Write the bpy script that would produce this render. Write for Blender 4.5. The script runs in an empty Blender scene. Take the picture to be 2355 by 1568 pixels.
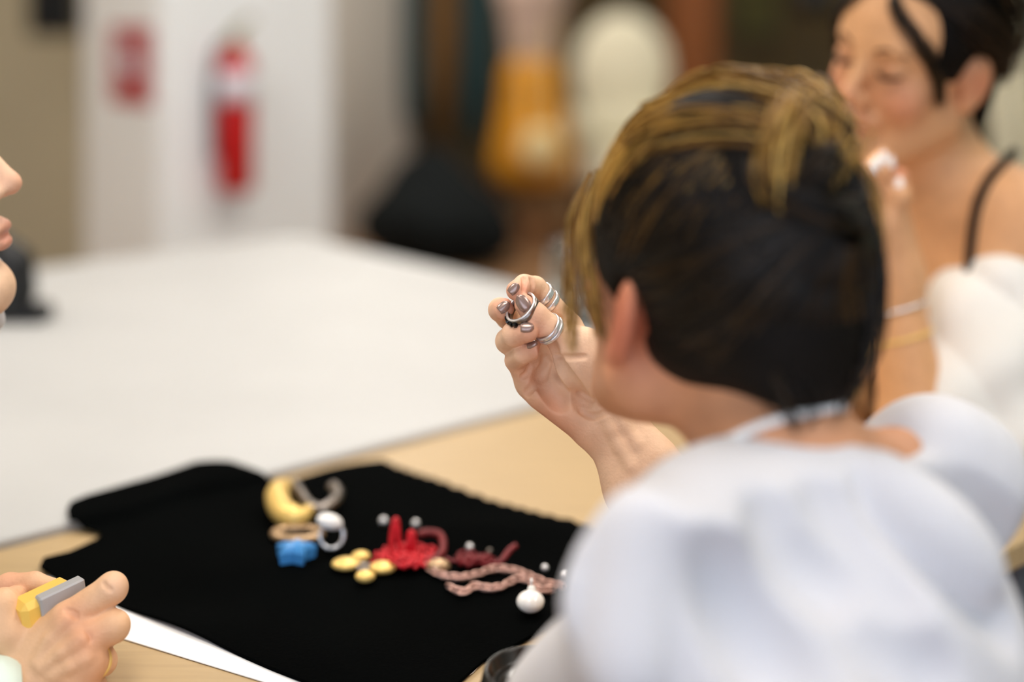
import bpy, math, random
import numpy as np
from mathutils import Vector, Matrix
random.seed(7); RNG = np.random.default_rng(7)
SC = bpy.context.scene
COL = SC.collection
# ------------------------------------------------------------------ camera, world, light, exposure
FPX, CX, H = 3270.0, 1177.5, 1.26          # focal length in pixels, image centre, eye height (horizon at the top of the frame)
cam = bpy.data.cameras.new('camera'); cam_o = bpy.data.objects.new('camera', cam); COL.objects.link(cam_o)
cam_o.location = (0, 0, H); cam_o.rotation_euler = (math.pi/2, 0, 0)
cam.sensor_width = 36.0; cam.lens = 36.0*FPX/2355.0; cam.shift_y = -784.0/2355.0
cam.clip_start = 0.05; cam.clip_end = 60
cam.dof.use_dof = True; cam.dof.focus_distance = 1.09; cam.dof.aperture_fstop = 1.35
SC.camera = cam_o
world = bpy.data.worlds.new('daylight'); SC.world = world; world.use_nodes = True
world.node_tree.nodes['Background'].inputs[0].default_value = (0.70, 0.81, 1.0, 1)
world.node_tree.nodes['Background'].inputs[1].default_value = 3.4
SC.view_settings.view_transform = 'Standard'; SC.view_settings.look = 'None'
SC.view_settings.gamma = 1.0; SC.view_settings.use_curve_mapping = False
SC.view_settings.exposure = -0.33
SC.cycles.max_bounces = 5; SC.cycles.diffuse_bounces = 3; SC.cycles.glossy_bounces = 2; SC.cycles.transmission_bounces = 5
SC.cycles.caustics_reflective = False; SC.cycles.caustics_refractive = False; SC.cycles.adaptive_threshold = 0.05
ADDED_PANELS = [(-0.4, 0.35, 26), (1.5, 1.0, 32), (-2.0, 2.2, 50), (0.1, 2.6, 42), (1.9, 3.4, 22), (-0.6, 6.4, 60), (1.8, 6.8, 30)]   # unseen ceiling panels added to light palm, pillar and room: x, y, watts

def sr(r, g, b):
    def c(v):
        v /= 255.0
        return v/12.92 if v <= .04045 else ((v+.055)/1.055)**2.4
    return (c(r), c(g), c(b))
def at(px, py, d): return np.array(((px-CX)/FPX*d, d, H-py/FPX*d))
def on(px, py, z=0.75): return at(px, py, (H-z)*FPX/py)
UH = np.array((.749, .663, 0.)); VH = np.array((.663, -.749, 0.)); Q0 = np.array((-.476, 1.321, 0.))
def Q(u, v, z=0.0): return Q0+u*UH+v*VH+np.array((0, 0, z))
def V3(*a): return np.array(a, float)
def nrm(a): a = np.asarray(a, float); return a/(np.linalg.norm(a)+1e-12)

# ------------------------------------------------------------------ materials
def mat(name, rgb, rough=.6, metal=0., spec=.5, var=.12, scale=12., bump=0., bscale=60., trans=0., ior=1.45, emit=0., sheen=0., attr=False, sss=0., island=None, stretch=None, coat=0.):
    m = bpy.data.materials.new(name); m.use_nodes = True
    nt = m.node_tree; N = nt.nodes; L = nt.links; b = N['Principled BSDF']
    tc = N.new('ShaderNodeTexCoord'); no = N.new('ShaderNodeTexNoise'); no.inputs['Scale'].default_value = scale; no.inputs['Detail'].default_value = 5
    src = tc.outputs['Object']
    if stretch:
        mp = N.new('ShaderNodeMapping'); mp.inputs['Scale'].default_value = stretch[:3]
        if len(stretch) > 3: mp.inputs['Rotation'].default_value = (0, 0, stretch[3])
        L.new(src, mp.inputs[0]); src = mp.outputs[0]
    L.new(src, no.inputs['Vector'])
    mx = N.new('ShaderNodeMix'); mx.data_type = 'RGBA'; mx.blend_type = 'MULTIPLY'; mx.inputs[0].default_value = 1.0
    rp = N.new('ShaderNodeMapRange'); rp.inputs['From Min'].default_value = .3; rp.inputs['From Max'].default_value = .7
    rp.inputs['To Min'].default_value = 1-var; rp.inputs['To Max'].default_value = 1+var*.4
    L.new(no.outputs['Fac'], rp.inputs['Value'])
    cb = N.new('ShaderNodeCombineColor')
    for i in range(3): L.new(rp.outputs[0], cb.inputs[i])
    if attr:
        a = N.new('ShaderNodeVertexColor'); a.layer_name = 'Col'; L.new(a.outputs['Color'], mx.inputs[6])
    elif island:
        g = N.new('ShaderNodeNewGeometry'); cr = N.new('ShaderNodeValToRGB')
        e = cr.color_ramp.elements
        while len(e) < len(island): e.new(.5)
        for k, (p, c) in enumerate(island): e[k].position = p; e[k].color = (*c, 1)
        L.new(g.outputs['Random Per Island'], cr.inputs[0]); L.new(cr.outputs[0], mx.inputs[6])
    else: mx.inputs[6].default_value = (*rgb, 1)
    L.new(cb.outputs[0], mx.inputs[7]); L.new(mx.outputs[2], b.inputs['Base Color'])
    b.inputs['Roughness'].default_value = rough; b.inputs['Metallic'].default_value = metal
    b.inputs['Specular IOR Level'].default_value = spec; b.inputs['IOR'].default_value = ior
    b.inputs['Transmission Weight'].default_value = trans
    b.inputs['Coat Weight'].default_value = coat
    if sheen: b.inputs['Sheen Weight'].default_value = sheen
    if sss:
        b.inputs['Subsurface Weight'].default_value = sss; b.inputs['Subsurface Radius'].default_value = (1, .35, .2); b.inputs['Subsurface Scale'].default_value = .008
    if emit:
        b.inputs['Emission Color'].default_value = (*rgb, 1); b.inputs['Emission Strength'].default_value = emit
    if bump:
        n2 = N.new('ShaderNodeTexNoise'); n2.inputs['Scale'].default_value = bscale; n2.inputs['Detail'].default_value = 4; L.new(src, n2.inputs['Vector'])
        bp = N.new('ShaderNodeBump'); bp.inputs['Strength'].default_value = bump; bp.inputs['Distance'].default_value = .01
        L.new(n2.outputs['Fac'], bp.inputs['Height']); L.new(bp.outputs[0], b.inputs['Normal'])
    return m

# ------------------------------------------------------------------ objects and mesh builders
WL = {}
def link(o, parent=None, loc=(0, 0, 0)):
    COL.objects.link(o); loc = np.array(loc, float)
    pw = WL[parent.name] if parent is not None else np.zeros(3)
    if parent is not None: o.parent = parent
    o.location = loc-pw; WL[o.name] = loc
    return o
def tag(o, label=None, cat=None, group=None, kind=None):
    if label: o['label'] = label
    if cat: o['category'] = cat
    if group: o['group'] = group
    if kind: o['kind'] = kind
    return o
def thing(name, loc, label, cat, group=None):
    return tag(link(bpy.data.objects.new(name, None), None, loc), label, cat, group)
def rawmesh(name, V, F, smooth=True, col=None):
    me = bpy.data.meshes.new(name); V = np.asarray(V, np.float32)
    if isinstance(F, np.ndarray):
        n, w = F.shape; me.vertices.add(len(V)); me.vertices.foreach_set('co', V.ravel())
        me.loops.add(n*w); me.loops.foreach_set('vertex_index', F.astype(np.int32).ravel())
        me.polygons.add(n); me.polygons.foreach_set('loop_start', np.arange(0, n*w, w, dtype=np.int32))
        me.update(calc_edges=True)
    else: me.from_pydata([tuple(map(float, v)) for v in V], [], [tuple(int(i) for i in f) for f in F]); me.update()
    if smooth: me.polygons.foreach_set('use_smooth', np.ones(len(me.polygons), bool))
    if col is not None:
        a = me.color_attributes.new('Col', 'FLOAT_COLOR', 'POINT'); c = np.ones((len(V), 4), np.float32); c[:, :3] = col; a.data.foreach_set('color', c.ravel())
    me.validate()
    return me
def mk(name, V, F, m, parent=None, smooth=True, col=None, base=None):
    V = np.asarray(V, float)
    if parent is not None: loc = WL[parent.name]
    elif base is not None: loc = np.array(base, float)
    else: loc = np.array([(V[:, 0].min()+V[:, 0].max())/2, (V[:, 1].min()+V[:, 1].max())/2, V[:, 2].min()])
    me = rawmesh(name, V-loc, F, smooth, col); me.materials.append(m)
    return link(bpy.data.objects.new(name, me), parent, loc)
class MB:                                                        # collects pieces of ONE mesh
    def __init__(s): s.V = []; s.F = []; s.n = 0
    def add(s, V, F):
        V = np.asarray(V, float); s.V.append(V); s.F += [tuple(i+s.n for i in f) for f in F]; s.n += len(V); return s
    def build(s, name, m, parent=None, smooth=True, **k): return mk(name, np.vstack(s.V), s.F, m, parent, smooth, **k)
def rotz(a): c, s = math.cos(a), math.sin(a); return np.array(((c, -s, 0), (s, c, 0), (0, 0, 1)))
def rotx(a): c, s = math.cos(a), math.sin(a); return np.array(((1, 0, 0), (0, c, -s), (0, s, c)))
def roty(a): c, s = math.cos(a), math.sin(a); return np.array(((c, 0, s), (0, 1, 0), (-s, 0, c)))
def boxg(c, size, R=None, bev=0.0):                              # chamfered box
    c = np.array(c, float); h = np.array(size, float)/2; b = min(bev, h.min()*.9)
    if b <= 0:
        V = np.array([(x, y, z) for x in (-1, 1) for y in (-1, 1) for z in (-1, 1)])*h
        F = [(0, 1, 3, 2), (4, 6, 7, 5), (0, 4, 5, 1), (2, 3, 7, 6), (0, 2, 6, 4), (1, 5, 7, 3)]
    else:
        V = []; ix = {}
        for sx in (-1, 1):
            for sy in (-1, 1):
                for sz in (-1, 1):
                    for a in range(3):
                        p = np.array((sx, sy, sz))*(h-b); p[a] += (sx, sy, sz)[a]*b; ix[(sx, sy, sz, a)] = len(V); V.append(p)
        F = []; V = np.array(V)
        for a in range(3):
            o = [i for i in range(3) if i != a]
            for s in (-1, 1):
                f = []
                for t in ((-1, -1), (1, -1), (1, 1), (-1, 1)):
                    k = [0, 0, 0]; k[a] = s; k[o[0]] = t[0]; k[o[1]] = t[1]; f.append(ix[(*k, a)])
                F.append(tuple(f))
        for a in range(3):
            o = [i for i in range(3) if i != a]
            for t in ((-1, -1), (1, -1), (1, 1), (-1, 1)):
                f = []
                for (s, w) in ((-1, o[0]), (1, o[0]), (1, o[1]), (-1, o[1])):
                    k = [0, 0, 0]; k[a] = s; k[o[0]] = t[0]; k[o[1]] = t[1]; f.append(ix[(*k, w)])
                F.append(tuple(f))
        for sx in (-1, 1):
            for sy in (-1, 1):
                for sz in (-1, 1): F.append(tuple(ix[(sx, sy, sz, a)] for a in range(3)))
    if R is not None: V = V@np.asarray(R).T
    V = V+c
    G = []                                                       # outward winding
    for f in F:
        p = V[list(f)]; n = np.cross(p[1]-p[0], p[2]-p[0]); G.append(f if np.dot(n, p.mean(0)-c) > 0 else f[::-1])
    return V, G
def frame(ax):
    a = nrm(ax); t = V3(0, 0, 1) if abs(a[2]) < .9 else V3(1, 0, 0)
    x = nrm(np.cross(t, a)); return np.array((x, np.cross(a, x), a)).T      # columns x, y, axis
def lathe(prof, n=24, R=None, c=(0, 0, 0), closed=False):         # prof [(r, z)] around local z
    V = []; F = []; m = len(prof)
    for i in range(n):
        a = 2*math.pi*i/n
        for r, z in prof: V.append((r*math.cos(a), r*math.sin(a), z))
    for i in range(n):
        j = (i+1) % n
        for k in range(m if closed else m-1):
            l = (k+1) % m; F.append((i*m+k, j*m+k, j*m+l, i*m+l))
    V = np.array(V)
    if R is not None: V = V@np.asarray(R).T
    return V+np.array(c, float), F
def tube(P, r, n=8, closed=False, cap=True):
    P = np.asarray(P, float); m = len(P); r = np.broadcast_to(np.asarray(r, float), (m,))
    T = np.roll(P, -1, 0)-np.roll(P, 1, 0) if closed else np.gradient(P, axis=0)
    T = T/(np.linalg.norm(T, axis=1)[:, None]+1e-12)
    u = nrm(np.cross(T[0], (0.3, .2, .93))); V = []; F = []
    for i in range(m):
        u = nrm(u-np.dot(u, T[i])*T[i]); w = np.cross(T[i], u)
        for k in range(n):
            a = 2*math.pi*k/n; V.append(P[i]+r[i]*(math.cos(a)*u+math.sin(a)*w))
    for i in range(m if closed else m-1):
        j = (i+1) % m
        for k in range(n): l = (k+1) % n; F.append((i*n+k, i*n+l, j*n+l, j*n+k))
    if cap and not closed: F.append(tuple(range(n))[::-1]); F.append(tuple((m-1)*n+k for k in range(n)))
    return np.array(V), F
def ball(c, r, n=12, m=8, R=None):
    r = np.broadcast_to(np.asarray(r, float), (3,))
    V = [(0, 0, 1)]; F = []
    for i in range(1, m):
        t = math.pi*i/m
        for k in range(n): a = 2*math.pi*k/n; V.append((math.sin(t)*math.cos(a), math.sin(t)*math.sin(a), math.cos(t)))
    V.append((0, 0, -1)); V = np.array(V)*r
    for k in range(n): F.append((0, 1+k, 1+(k+1) % n))
    for i in range(m-2):
        for k in range(n): l = (k+1) % n; F.append((1+i*n+k, 1+(i+1)*n+k, 1+(i+1)*n+l, 1+i*n+l))
    b = len(V)-1
    for k in range(n): F.append((b, b-n+(k+1) % n, b-n+k))
    if R is not None: V = V@np.asarray(R).T
    return V+np.array(c, float), F
def spl(P, n=40):                                                # Catmull-Rom through points
    P = np.asarray(P, float); Q_ = np.vstack([2*P[0]-P[1], P, 2*P[-1]-P[-2]]); out = []; s = len(P)-1
    for t in np.linspace(0, s-1e-6, n):
        i = int(t); f = t-i; a, b, c, d = Q_[i:i+4]
        out.append(.5*((2*b)+(c-a)*f+(2*a-5*b+4*c-d)*f*f+(3*b-a-3*c+d)*f**3))
    return np.array(out)
def strands(curves, r0, r1=None, n=3):                            # many thin tubes, vectorised: curves [S, M, 3]
    C = np.asarray(curves, float); S, M, _ = C.shape
    T = np.gradient(C, axis=1); T /= np.linalg.norm(T, axis=2, keepdims=True)+1e-12
    u = np.cross(T, np.array((.31, .27, .91))); u /= np.linalg.norm(u, axis=2, keepdims=True)+1e-12; w = np.cross(T, u)
    rr = r0*np.clip(np.minimum(np.linspace(.5, 4, M), np.linspace(4, .35, M)), 0, 1)[None, :, None]
    V = np.stack([C+rr*(math.cos(2*math.pi*k/n)*u+math.sin(2*math.pi*k/n)*w) for k in range(n)], 2).reshape(-1, 3)
    idx = np.arange(S*M*n).reshape(S, M, n); nx = np.roll(idx, -1, 2)
    F = np.stack([idx[:, :-1], nx[:, :-1], nx[:, 1:], idx[:, 1:]], -1).reshape(-1, 4)
    return V, F

# ------------------------------------------------------------------ implicit surfaces (smooth unions of tapered limbs), meshed by surface nets
class SDF:
    def __init__(s, v): s.v = v; s.ops = []; s.lo = np.full(3, 1e9); s.hi = np.full(3, -1e9); s.f = None
    def _grow(s, lo, hi): s.lo = np.minimum(s.lo, lo); s.hi = np.maximum(s.hi, hi)
    def cone(s, a, b, ra, rb, k=.004, sub=False):
        a = np.array(a, float); b = np.array(b, float); r = max(ra, rb)
        lo = np.minimum(a, b)-r; hi = np.maximum(a, b)+r
        if not sub: s._grow(lo, hi)
        s.ops.append(('c', lo, hi, k, sub, (a, b, ra, rb)))
        if s.f is not None: s._do(s.ops[-1])
        return s
    def ell(s, c, r, R=None, k=.004, sub=False):
        c = np.array(c, float); r = np.broadcast_to(np.asarray(r, float), (3,)).copy(); R = np.eye(3) if R is None else np.asarray(R)
        e = np.sqrt(((R*r)**2).sum(1)); lo = c-e; hi = c+e
        if not sub: s._grow(lo, hi)
        s.ops.append(('e', lo, hi, k, sub, (c, r, R)))
        if s.f is not None: s._do(s.ops[-1])
        return s
    def path(s, P, R, k=.004, sub=False):
        for i in range(len(P)-1): s.cone(P[i], P[i+1], R[i], R[i+1], k, sub)
        return s
    def _sl(s, lo, hi):
        i0 = np.clip(np.floor((lo-s.o)/s.v).astype(int), 0, s.n); i1 = np.clip(np.ceil((hi-s.o)/s.v).astype(int)+1, 0, s.n)
        return None if (i1 <= i0).any() else tuple(slice(a, b) for a, b in zip(i0, i1))
    def _do(s, op):
        t, lo, hi, k, sub, pr = op; k = max(k, 1e-5); pad = k+3*s.v
        sl = s._sl(lo-pad, hi+pad)
        if sl is None: return
        X = s.ax[0][sl[0]][:, None, None]; Y = s.ax[1][sl[1]][None, :, None]; Z = s.ax[2][sl[2]][None, None, :]
        if t == 'c':
            a, b, ra, rb = pr; ab = b-a; L = float(ab@ab)+1e-12
            h = np.clip(((X-a[0])*ab[0]+(Y-a[1])*ab[1]+(Z-a[2])*ab[2])/L, 0, 1)
            d = np.sqrt((X-a[0]-h*ab[0])**2+(Y-a[1]-h*ab[1])**2+(Z-a[2]-h*ab[2])**2)-(ra+(rb-ra)*h)
        else:
            c, r, R = pr; x = X-c[0]; y = Y-c[1]; z = Z-c[2]
            q = [R[0, i]*x+R[1, i]*y+R[2, i]*z for i in range(3)]
            k0 = np.sqrt(sum((q[i]/r[i])**2 for i in range(3))); k1 = np.sqrt(sum((q[i]/r[i]**2)**2 for i in range(3)))+1e-9
            d = k0*(k0-1)/k1
        A = s.f[sl]
        if sub: h = np.maximum(k-np.abs(A+d), 0)/k; s.f[sl] = np.maximum(A, -d)+h*h*k/4
        else: h = np.maximum(k-np.abs(A-d), 0)/k; s.f[sl] = np.minimum(A, d)-h*h*k/4
    def build(s, lo=None, hi=None):
        s.o = (s.lo if lo is None else np.array(lo, float))-3*s.v; h = (s.hi if hi is None else np.array(hi, float))+3*s.v
        s.n = np.ceil((h-s.o)/s.v).astype(int)+1
        s.f = np.full(s.n, .5, np.float32); s.ax = [(s.o[i]+s.v*np.arange(s.n[i])).astype(np.float32) for i in range(3)]
        for op in s.ops: s._do(op)
        return s
    def disp(s, fn): s.f += fn(s.ax[0][:, None, None], s.ax[1][None, :, None], s.ax[2][None, None, :]).astype(np.float32); return s
    def cut(s, fn):                                               # keep where fn < 0
        s.f = np.maximum(s.f, fn(s.ax[0][:, None, None], s.ax[1][None, :, None], s.ax[2][None, None, :]).astype(np.float32)); return s
    def val(s, P):
        q = (np.asarray(P, float)-s.o)/s.v; q = np.clip(q, 0, np.array(s.n)-1.001); i = q.astype(int); f = q-i; out = 0
        for dx in (0, 1):
            for dy in (0, 1):
                for dz in (0, 1):
                    w = (f[..., 0] if dx else 1-f[..., 0])*(f[..., 1] if dy else 1-f[..., 1])*(f[..., 2] if dz else 1-f[..., 2])
                    out = out+w*s.f[i[..., 0]+dx, i[..., 1]+dy, i[..., 2]+dz]
        return out
    def hit(s, px, py, d0=None, d1=None):                         # where the sight line of the photograph meets the surface
        d = np.linspace(d0 or s.o[1], d1 or s.ax[1][-1], 1200); P = np.array([at(px, py, t) for t in d]); v = s.val(P)
        ins = np.all((P > s.o) & (P < s.o+s.v*(np.array(s.n)-1)), 1); k = np.where(ins & (v < 0))[0]
        if len(k) == 0: return None, None
        p = P[k[0]]; e = s.v*1.5
        g = np.array([s.val(p+e*np.eye(3)[i])-s.val(p-e*np.eye(3)[i]) for i in range(3)])
        return p, nrm(g)
    def mesh(s, smooth=2):
        f = s.f; f = np.pad(f[1:-1, 1:-1, 1:-1], 1, constant_values=.5); g = f < 0
        c = np.zeros(tuple(np.array(f.shape)-1), np.int8)
        for dx in (0, 1):
            for dy in (0, 1):
                for dz in (0, 1): c += g[dx:dx+c.shape[0], dy:dy+c.shape[1], dz:dz+c.shape[2]]
        I = np.argwhere((c > 0) & (c < 8)); vid = np.full(c.shape, -1, np.int32); vid[tuple(I.T)] = np.arange(len(I))
        acc = np.zeros((len(I), 3)); cnt = np.zeros(len(I))
        cs = [(x, y, z) for x in (0, 1) for y in (0, 1) for z in (0, 1)]
        for a in cs:
            for ax in range(3):
                if a[ax]: continue
                b = list(a); b[ax] = 1
                fa = f[I[:, 0]+a[0], I[:, 1]+a[1], I[:, 2]+a[2]]; fb = f[I[:, 0]+b[0], I[:, 1]+b[1], I[:, 2]+b[2]]
                mk_ = (fa < 0) != (fb < 0); t = np.where(mk_, fa/np.where(mk_, fa-fb, 1), 0)
                p = np.repeat(np.array(a, float)[None], len(I), 0); p[:, ax] += t
                acc[mk_] += p[mk_]; cnt[mk_] += 1
        V = s.o+s.v*(I+acc/cnt[:, None]); F = []
        for ax in range(3):
            o1, o2 = [(1, 2), (2, 0), (0, 1)][ax]
            sa = [slice(None)]*3; sb = [slice(None)]*3; sa[ax] = slice(0, -1); sb[ax] = slice(1, None)
            A = g[tuple(sa)]; B = g[tuple(sb)]
            for flip, M in ((False, A & ~B), (True, ~A & B)):
                J = np.argwhere(M)
                if not len(J): continue
                q = []
                for u, w in ((0, 0), (1, 0), (1, 1), (0, 1)):
                    K = J.copy(); K[:, o1] -= 1-u; K[:, o2] -= 1-w; q.append(vid[tuple(K.T)])
                q = np.stack(q, 1); F.append(q[:, ::-1] if flip else q)
        F = np.vstack(F); F = F[(F >= 0).all(1)]
        for it in range(smooth):
            E = np.vstack([F[:, [i, (i+1) % 4]] for i in range(4)]); n = np.bincount(E[:, 0], minlength=len(V))+np.bincount(E[:, 1], minlength=len(V))
            A = np.stack([np.bincount(E[:, 0], V[E[:, 1], i], len(V))+np.bincount(E[:, 1], V[E[:, 0], i], len(V)) for i in range(3)], 1)/np.maximum(n, 1)[:, None]
            V = V+(.5 if it % 2 == 0 else -.35)*(A-V)
        return V, F
def tint(V, base, blobs):
    c = np.repeat(np.array(base, float)[None], len(V), 0)
    for (p, r, col, s) in blobs:
        w = s*np.exp(-((V-np.asarray(p))**2).sum(1)/(r*r))[:, None]; c = c*(1-w)+np.array(col)*w
    return c
# ------------------------------------------------------------------ palette
M = {}
M['white_paint'] = mat('white_paint', sr(240, 241, 240), .7, var=.03, scale=3)
M['beige_paint'] = mat('beige_paint', sr(204, 192, 162), .8, var=.06, scale=2)
M['grey_paint'] = mat('grey_paint', sr(214, 208, 200), .8, var=.04, scale=2)
M['olive_paint'] = mat('olive_paint', sr(112, 92, 58), .8, var=.35, scale=1.5)
M['teal_paint'] = mat('teal_paint', sr(120, 158, 148), .7, var=.1, scale=2)
M['floor'] = mat('floor_boards', sr(150, 112, 78), .45, var=.35, scale=3, stretch=(1, 8, 1))
M['wood_top'] = mat('birch_top', sr(184, 156, 114), .45, var=.10, scale=9, stretch=(1, 14, 1, .72))
M['leg_metal'] = mat('grey_metal', sr(120, 120, 122), .4, metal=.8)
M['laminate'] = mat('white_laminate', sr(188, 187, 185), .5, var=.05, scale=5)
M['edge_band'] = mat('edge_band', sr(188, 182, 174), .6)
M['paper'] = mat('white_paper', sr(242, 240, 238), .8, var=.02)
M['velvet'] = mat('black_velvet', sr(3, 4, 4), .95, spec=.02, var=.4, scale=6, bump=.15, bscale=300)
M['black'] = mat('black_plastic', sr(16, 16, 17), .45, var=.2)
M['gloss_black'] = mat('glossy_black', sr(30, 28, 25), .22, var=.2)
M['silver'] = mat('silver', sr(240, 238, 238), .22, metal=.7, var=.12, scale=500)
M['dark_silver'] = mat('oxidised_silver', sr(150, 140, 132), .28, metal=1., var=.3, scale=200)
M['gold'] = mat('gold', sr(245, 205, 118), .38, metal=.35, var=.06)
M['bronze'] = mat('bronze', sr(190, 158, 122), .35, metal=.7)
M['white_gem'] = mat('white_stone', sr(250, 246, 240), .15, var=.04, coat=.5)
M['black_gem'] = mat('black_stone', sr(6, 6, 8), .08)
M['blue'] = mat('blue_enamel', sr(70, 142, 205), .3, var=.1)
M['red_cord'] = mat('red_cord', sr(205, 14, 32), .5, var=.25, scale=200)
M['red_dark'] = mat('dark_red_cord', sr(120, 20, 26), .5, var=.25, scale=200)
M['chain'] = mat('rose_chain', sr(222, 176, 160), .35, metal=.5)
M['yellow_box'] = mat('yellow_plastic', sr(243, 196, 92), .4, var=.06)
M['film'] = mat('frosted_plastic', sr(205, 202, 200), .35, trans=.35, var=.05)
M['glass'] = mat('clear_glass', sr(235, 240, 238), .03, trans=1., var=.02)
M['red'] = mat('extinguisher_red', sr(190, 18, 22), .3, var=.08)
M['sign_red'] = mat('sign_red', sr(178, 52, 54), .6, var=.06)
M['label_white'] = mat('label_white', sr(222, 218, 226), .6, var=.04)
M['brass'] = mat('brass', sr(150, 140, 70), .35, metal=.6)
M['mustard'] = mat('mustard_cloth', sr(222, 150, 22), .85, var=.18, scale=10)
M['brown_cloth'] = mat('brown_cloth', sr(104, 70, 24), .9, var=.25, scale=10)
M['teal_cloth'] = mat('teal_cloth', sr(34, 58, 60), .9, var=.3, scale=10)
M['pink_cloth'] = mat('pale_pink_cloth', sr(200, 172, 156), .85, var=.08)
M['cream_cloth'] = mat('cream_cloth', sr(236, 228, 200), .85, var=.08)
M['cream_bag'] = mat('cream_canvas', sr(232, 206, 150), .8, var=.06)
M['black_cloth'] = mat('black_cloth', sr(20, 24, 25), .9, spec=.2, var=.4, scale=5)
M['brown_wood'] = mat('brown_wood', sr(146, 80, 20), .5, var=.3, scale=5, stretch=(8, 8, 1))
M['olive_canvas'] = mat('olive_canvas', sr(110, 104, 58), .8, var=.3, scale=4)
M['dark_wood'] = mat('dark_wood', sr(66, 44, 26), .5, var=.3, scale=5, stretch=(8, 8, 1))
M['added_panel_glow'] = mat('added_panel_diffuser', (1., .93, .82), .5, emit=3.)  # glow of the added, unseen ceiling panels

def struct(name, V, F, m, **k): return tag(mk(name, V, F, m, smooth=False, **k), kind='structure')
# ------------------------------------------------------------------ the room
struct('floor', *boxg((0, 3.9, -.05), (7.4, 13.0, .1)), M['floor'])
struct('ceiling', *boxg((0, 3.9, 3.25), (7.4, 13.0, .1)), M['white_paint'])
struct('wall_left', *boxg((-3.6, 3.9, 1.6), (.1, 13.0, 3.2)), M['beige_paint'])
struct('wall_right', *boxg((3.6, 3.9, 1.6), (.1, 13.0, 3.2)), M['teal_paint'])
struct('wall_back', *boxg((0, 10.3, 1.6), (7.2, .1, 3.2)), M['olive_paint'])
struct('wall_alcove', *boxg((-2.3, 6.6, 1.6), (2.5, .12, 3.2)), M['beige_paint'])
p0, p1 = V3(-1.05, 6.55, 0), V3(-.63, 8.3, 0)
struct('wall_partition', *boxg(((p0+p1)/2)+V3(0, 0, 1.6), (.1, float(np.linalg.norm(p1-p0)), 3.2), rotz(math.atan2(-(p1-p0)[0], (p1-p0)[1]))), M['grey_paint'])
RT = np.array((UH, -VH, V3(0, 0, 1))).T
PC = V3(-1.0436, 4.2, 0); PW, PD = .6085, .4988
struct('wall_pillar', *boxg(PC+UH*PW/2-VH*PD/2+V3(0, 0, 1.6), (PW, PD, 3.2), RT), M['white_paint'])
wf = MB()
for c, s in (((0, -2.6, .3), (7.2, .12, .6)), ((0, -2.6, 3.0), (7.2, .12, .4)), ((-3.45, -2.6, 1.7), (.3, .12, 2.2)), ((3.45, -2.6, 1.7), (.3, .12, 2.2))): wf.add(*boxg(c, s))
tag(wf.build('wall_front', M['white_paint'], smooth=False), kind='structure')
w1 = tag(link(bpy.data.objects.new('window_1', None), None, (0, -2.6, .6)), kind='structure')
for x in (-3.25, -1.1, 1.1, 3.25): mk('window_frame', *boxg((x, -2.6, 1.7), (.08, .07, 2.2)), M['dark_wood'], w1, smooth=False)
for i, (x, y, w) in enumerate(ADDED_PANELS):
    t = thing('added_ceiling_light', (x, y, 3.12), 'unseen added ceiling light panel '+['over the near end of the black cloth', 'over the woman in the black top', 'over the left end of the white table', 'over the right end of the white table', 'over the empty floor at right', 'over the black bag', 'over the brown cabinet'][i], 'light', 'added ceiling panels')
    fr = MB()
    for c, s in (((0, .62, 0), (.66, .03, .06)), ((0, -.62, 0), (.66, .03, .06)), ((.32, 0, 0), (.03, 1.24, .06)), ((-.32, 0, 0), (.03, 1.24, .06))): fr.add(*boxg(V3(x, y, 3.17)+np.array(c), s))
    fr.build('frame', M['white_paint'], t, smooth=False); mk('diffuser', *boxg((x, y, 3.18), (.6, 1.2, .02)), M['added_panel_glow'], t, smooth=False)
    L = bpy.data.lights.new('added_panel_light', 'AREA'); L.shape = 'RECTANGLE'; L.size = .58; L.size_y = 1.16; L.energy = w; L.color = (1., .95, .885)
    lo = bpy.data.objects.new('added_panel_light', L); link(lo, t, (x, y, 3.15))

# ------------------------------------------------------------------ background things
# fire extinguisher on the pillar's right face
def face_pt(px, z, off=0.0, left=False):                          # where a sight line meets a pillar face
    n = -VH if not left else -UH; dr = V3((px-CX)/FPX, 1, 0); n_ = VH if not left else -UH
    t = np.dot(PC, n_)/np.dot(dr, n_); p = dr*t; p[2] = z; return p+n_*off
e0 = face_pt(513, 0, .075); dE = e0[1]; zb = H-440/FPX*dE; zt = H-70/FPX*dE; hE = zt-zb; rE = 42/FPX*dE
t = thing('fire_extinguisher', (e0[0], e0[1], zb), 'red fire extinguisher with pale label hanging on the white pillar', 'extinguisher')
c = V3(e0[0], e0[1], zb)
mk('cylinder', *lathe([(0, 0), (rE*.85, 0), (rE, .012), (rE, hE*.78), (rE*.8, hE*.85), (rE*.35, hE*.89), (rE*.35, hE*.92), (0, hE*.92)], 24, c=c), M['red'], t)
mk('label', *lathe([(rE*1.01, hE*.56), (rE*1.03, hE*.56), (rE*1.03, hE*.74), (rE*1.01, hE*.74)], 24, c=c), M['label_white'], t)
mk('valve', *boxg(c+V3(0, 0, hE*.95), (.04, .05, hE*.08), bev=.006), M['brass'], t, smooth=False)
mk('handle', *tube(spl([c+V3(-.01, 0, hE*.97), c+V3(.02, -.02, hE*1.03), c+V3(.06, -.05, hE*1.07)], 10), .008), M['brass'], t)
mk('hose', *tube(spl([c+V3(-.01, -.02, hE*.95), c+V3(-rE*.9, -.03, hE*.86), c+V3(-rE*1.12, -.02, hE*.6), c+V3(-rE*1.08, -.02, hE*.2)], 24), .009), M['black'], t)
mk('bracket', *boxg(c+V3(0, 0, hE*.5)-VH*(-.0)+(-VH)*.05, (.05, .03, .06), RT), M['leg_metal'], t, smooth=False)
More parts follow.
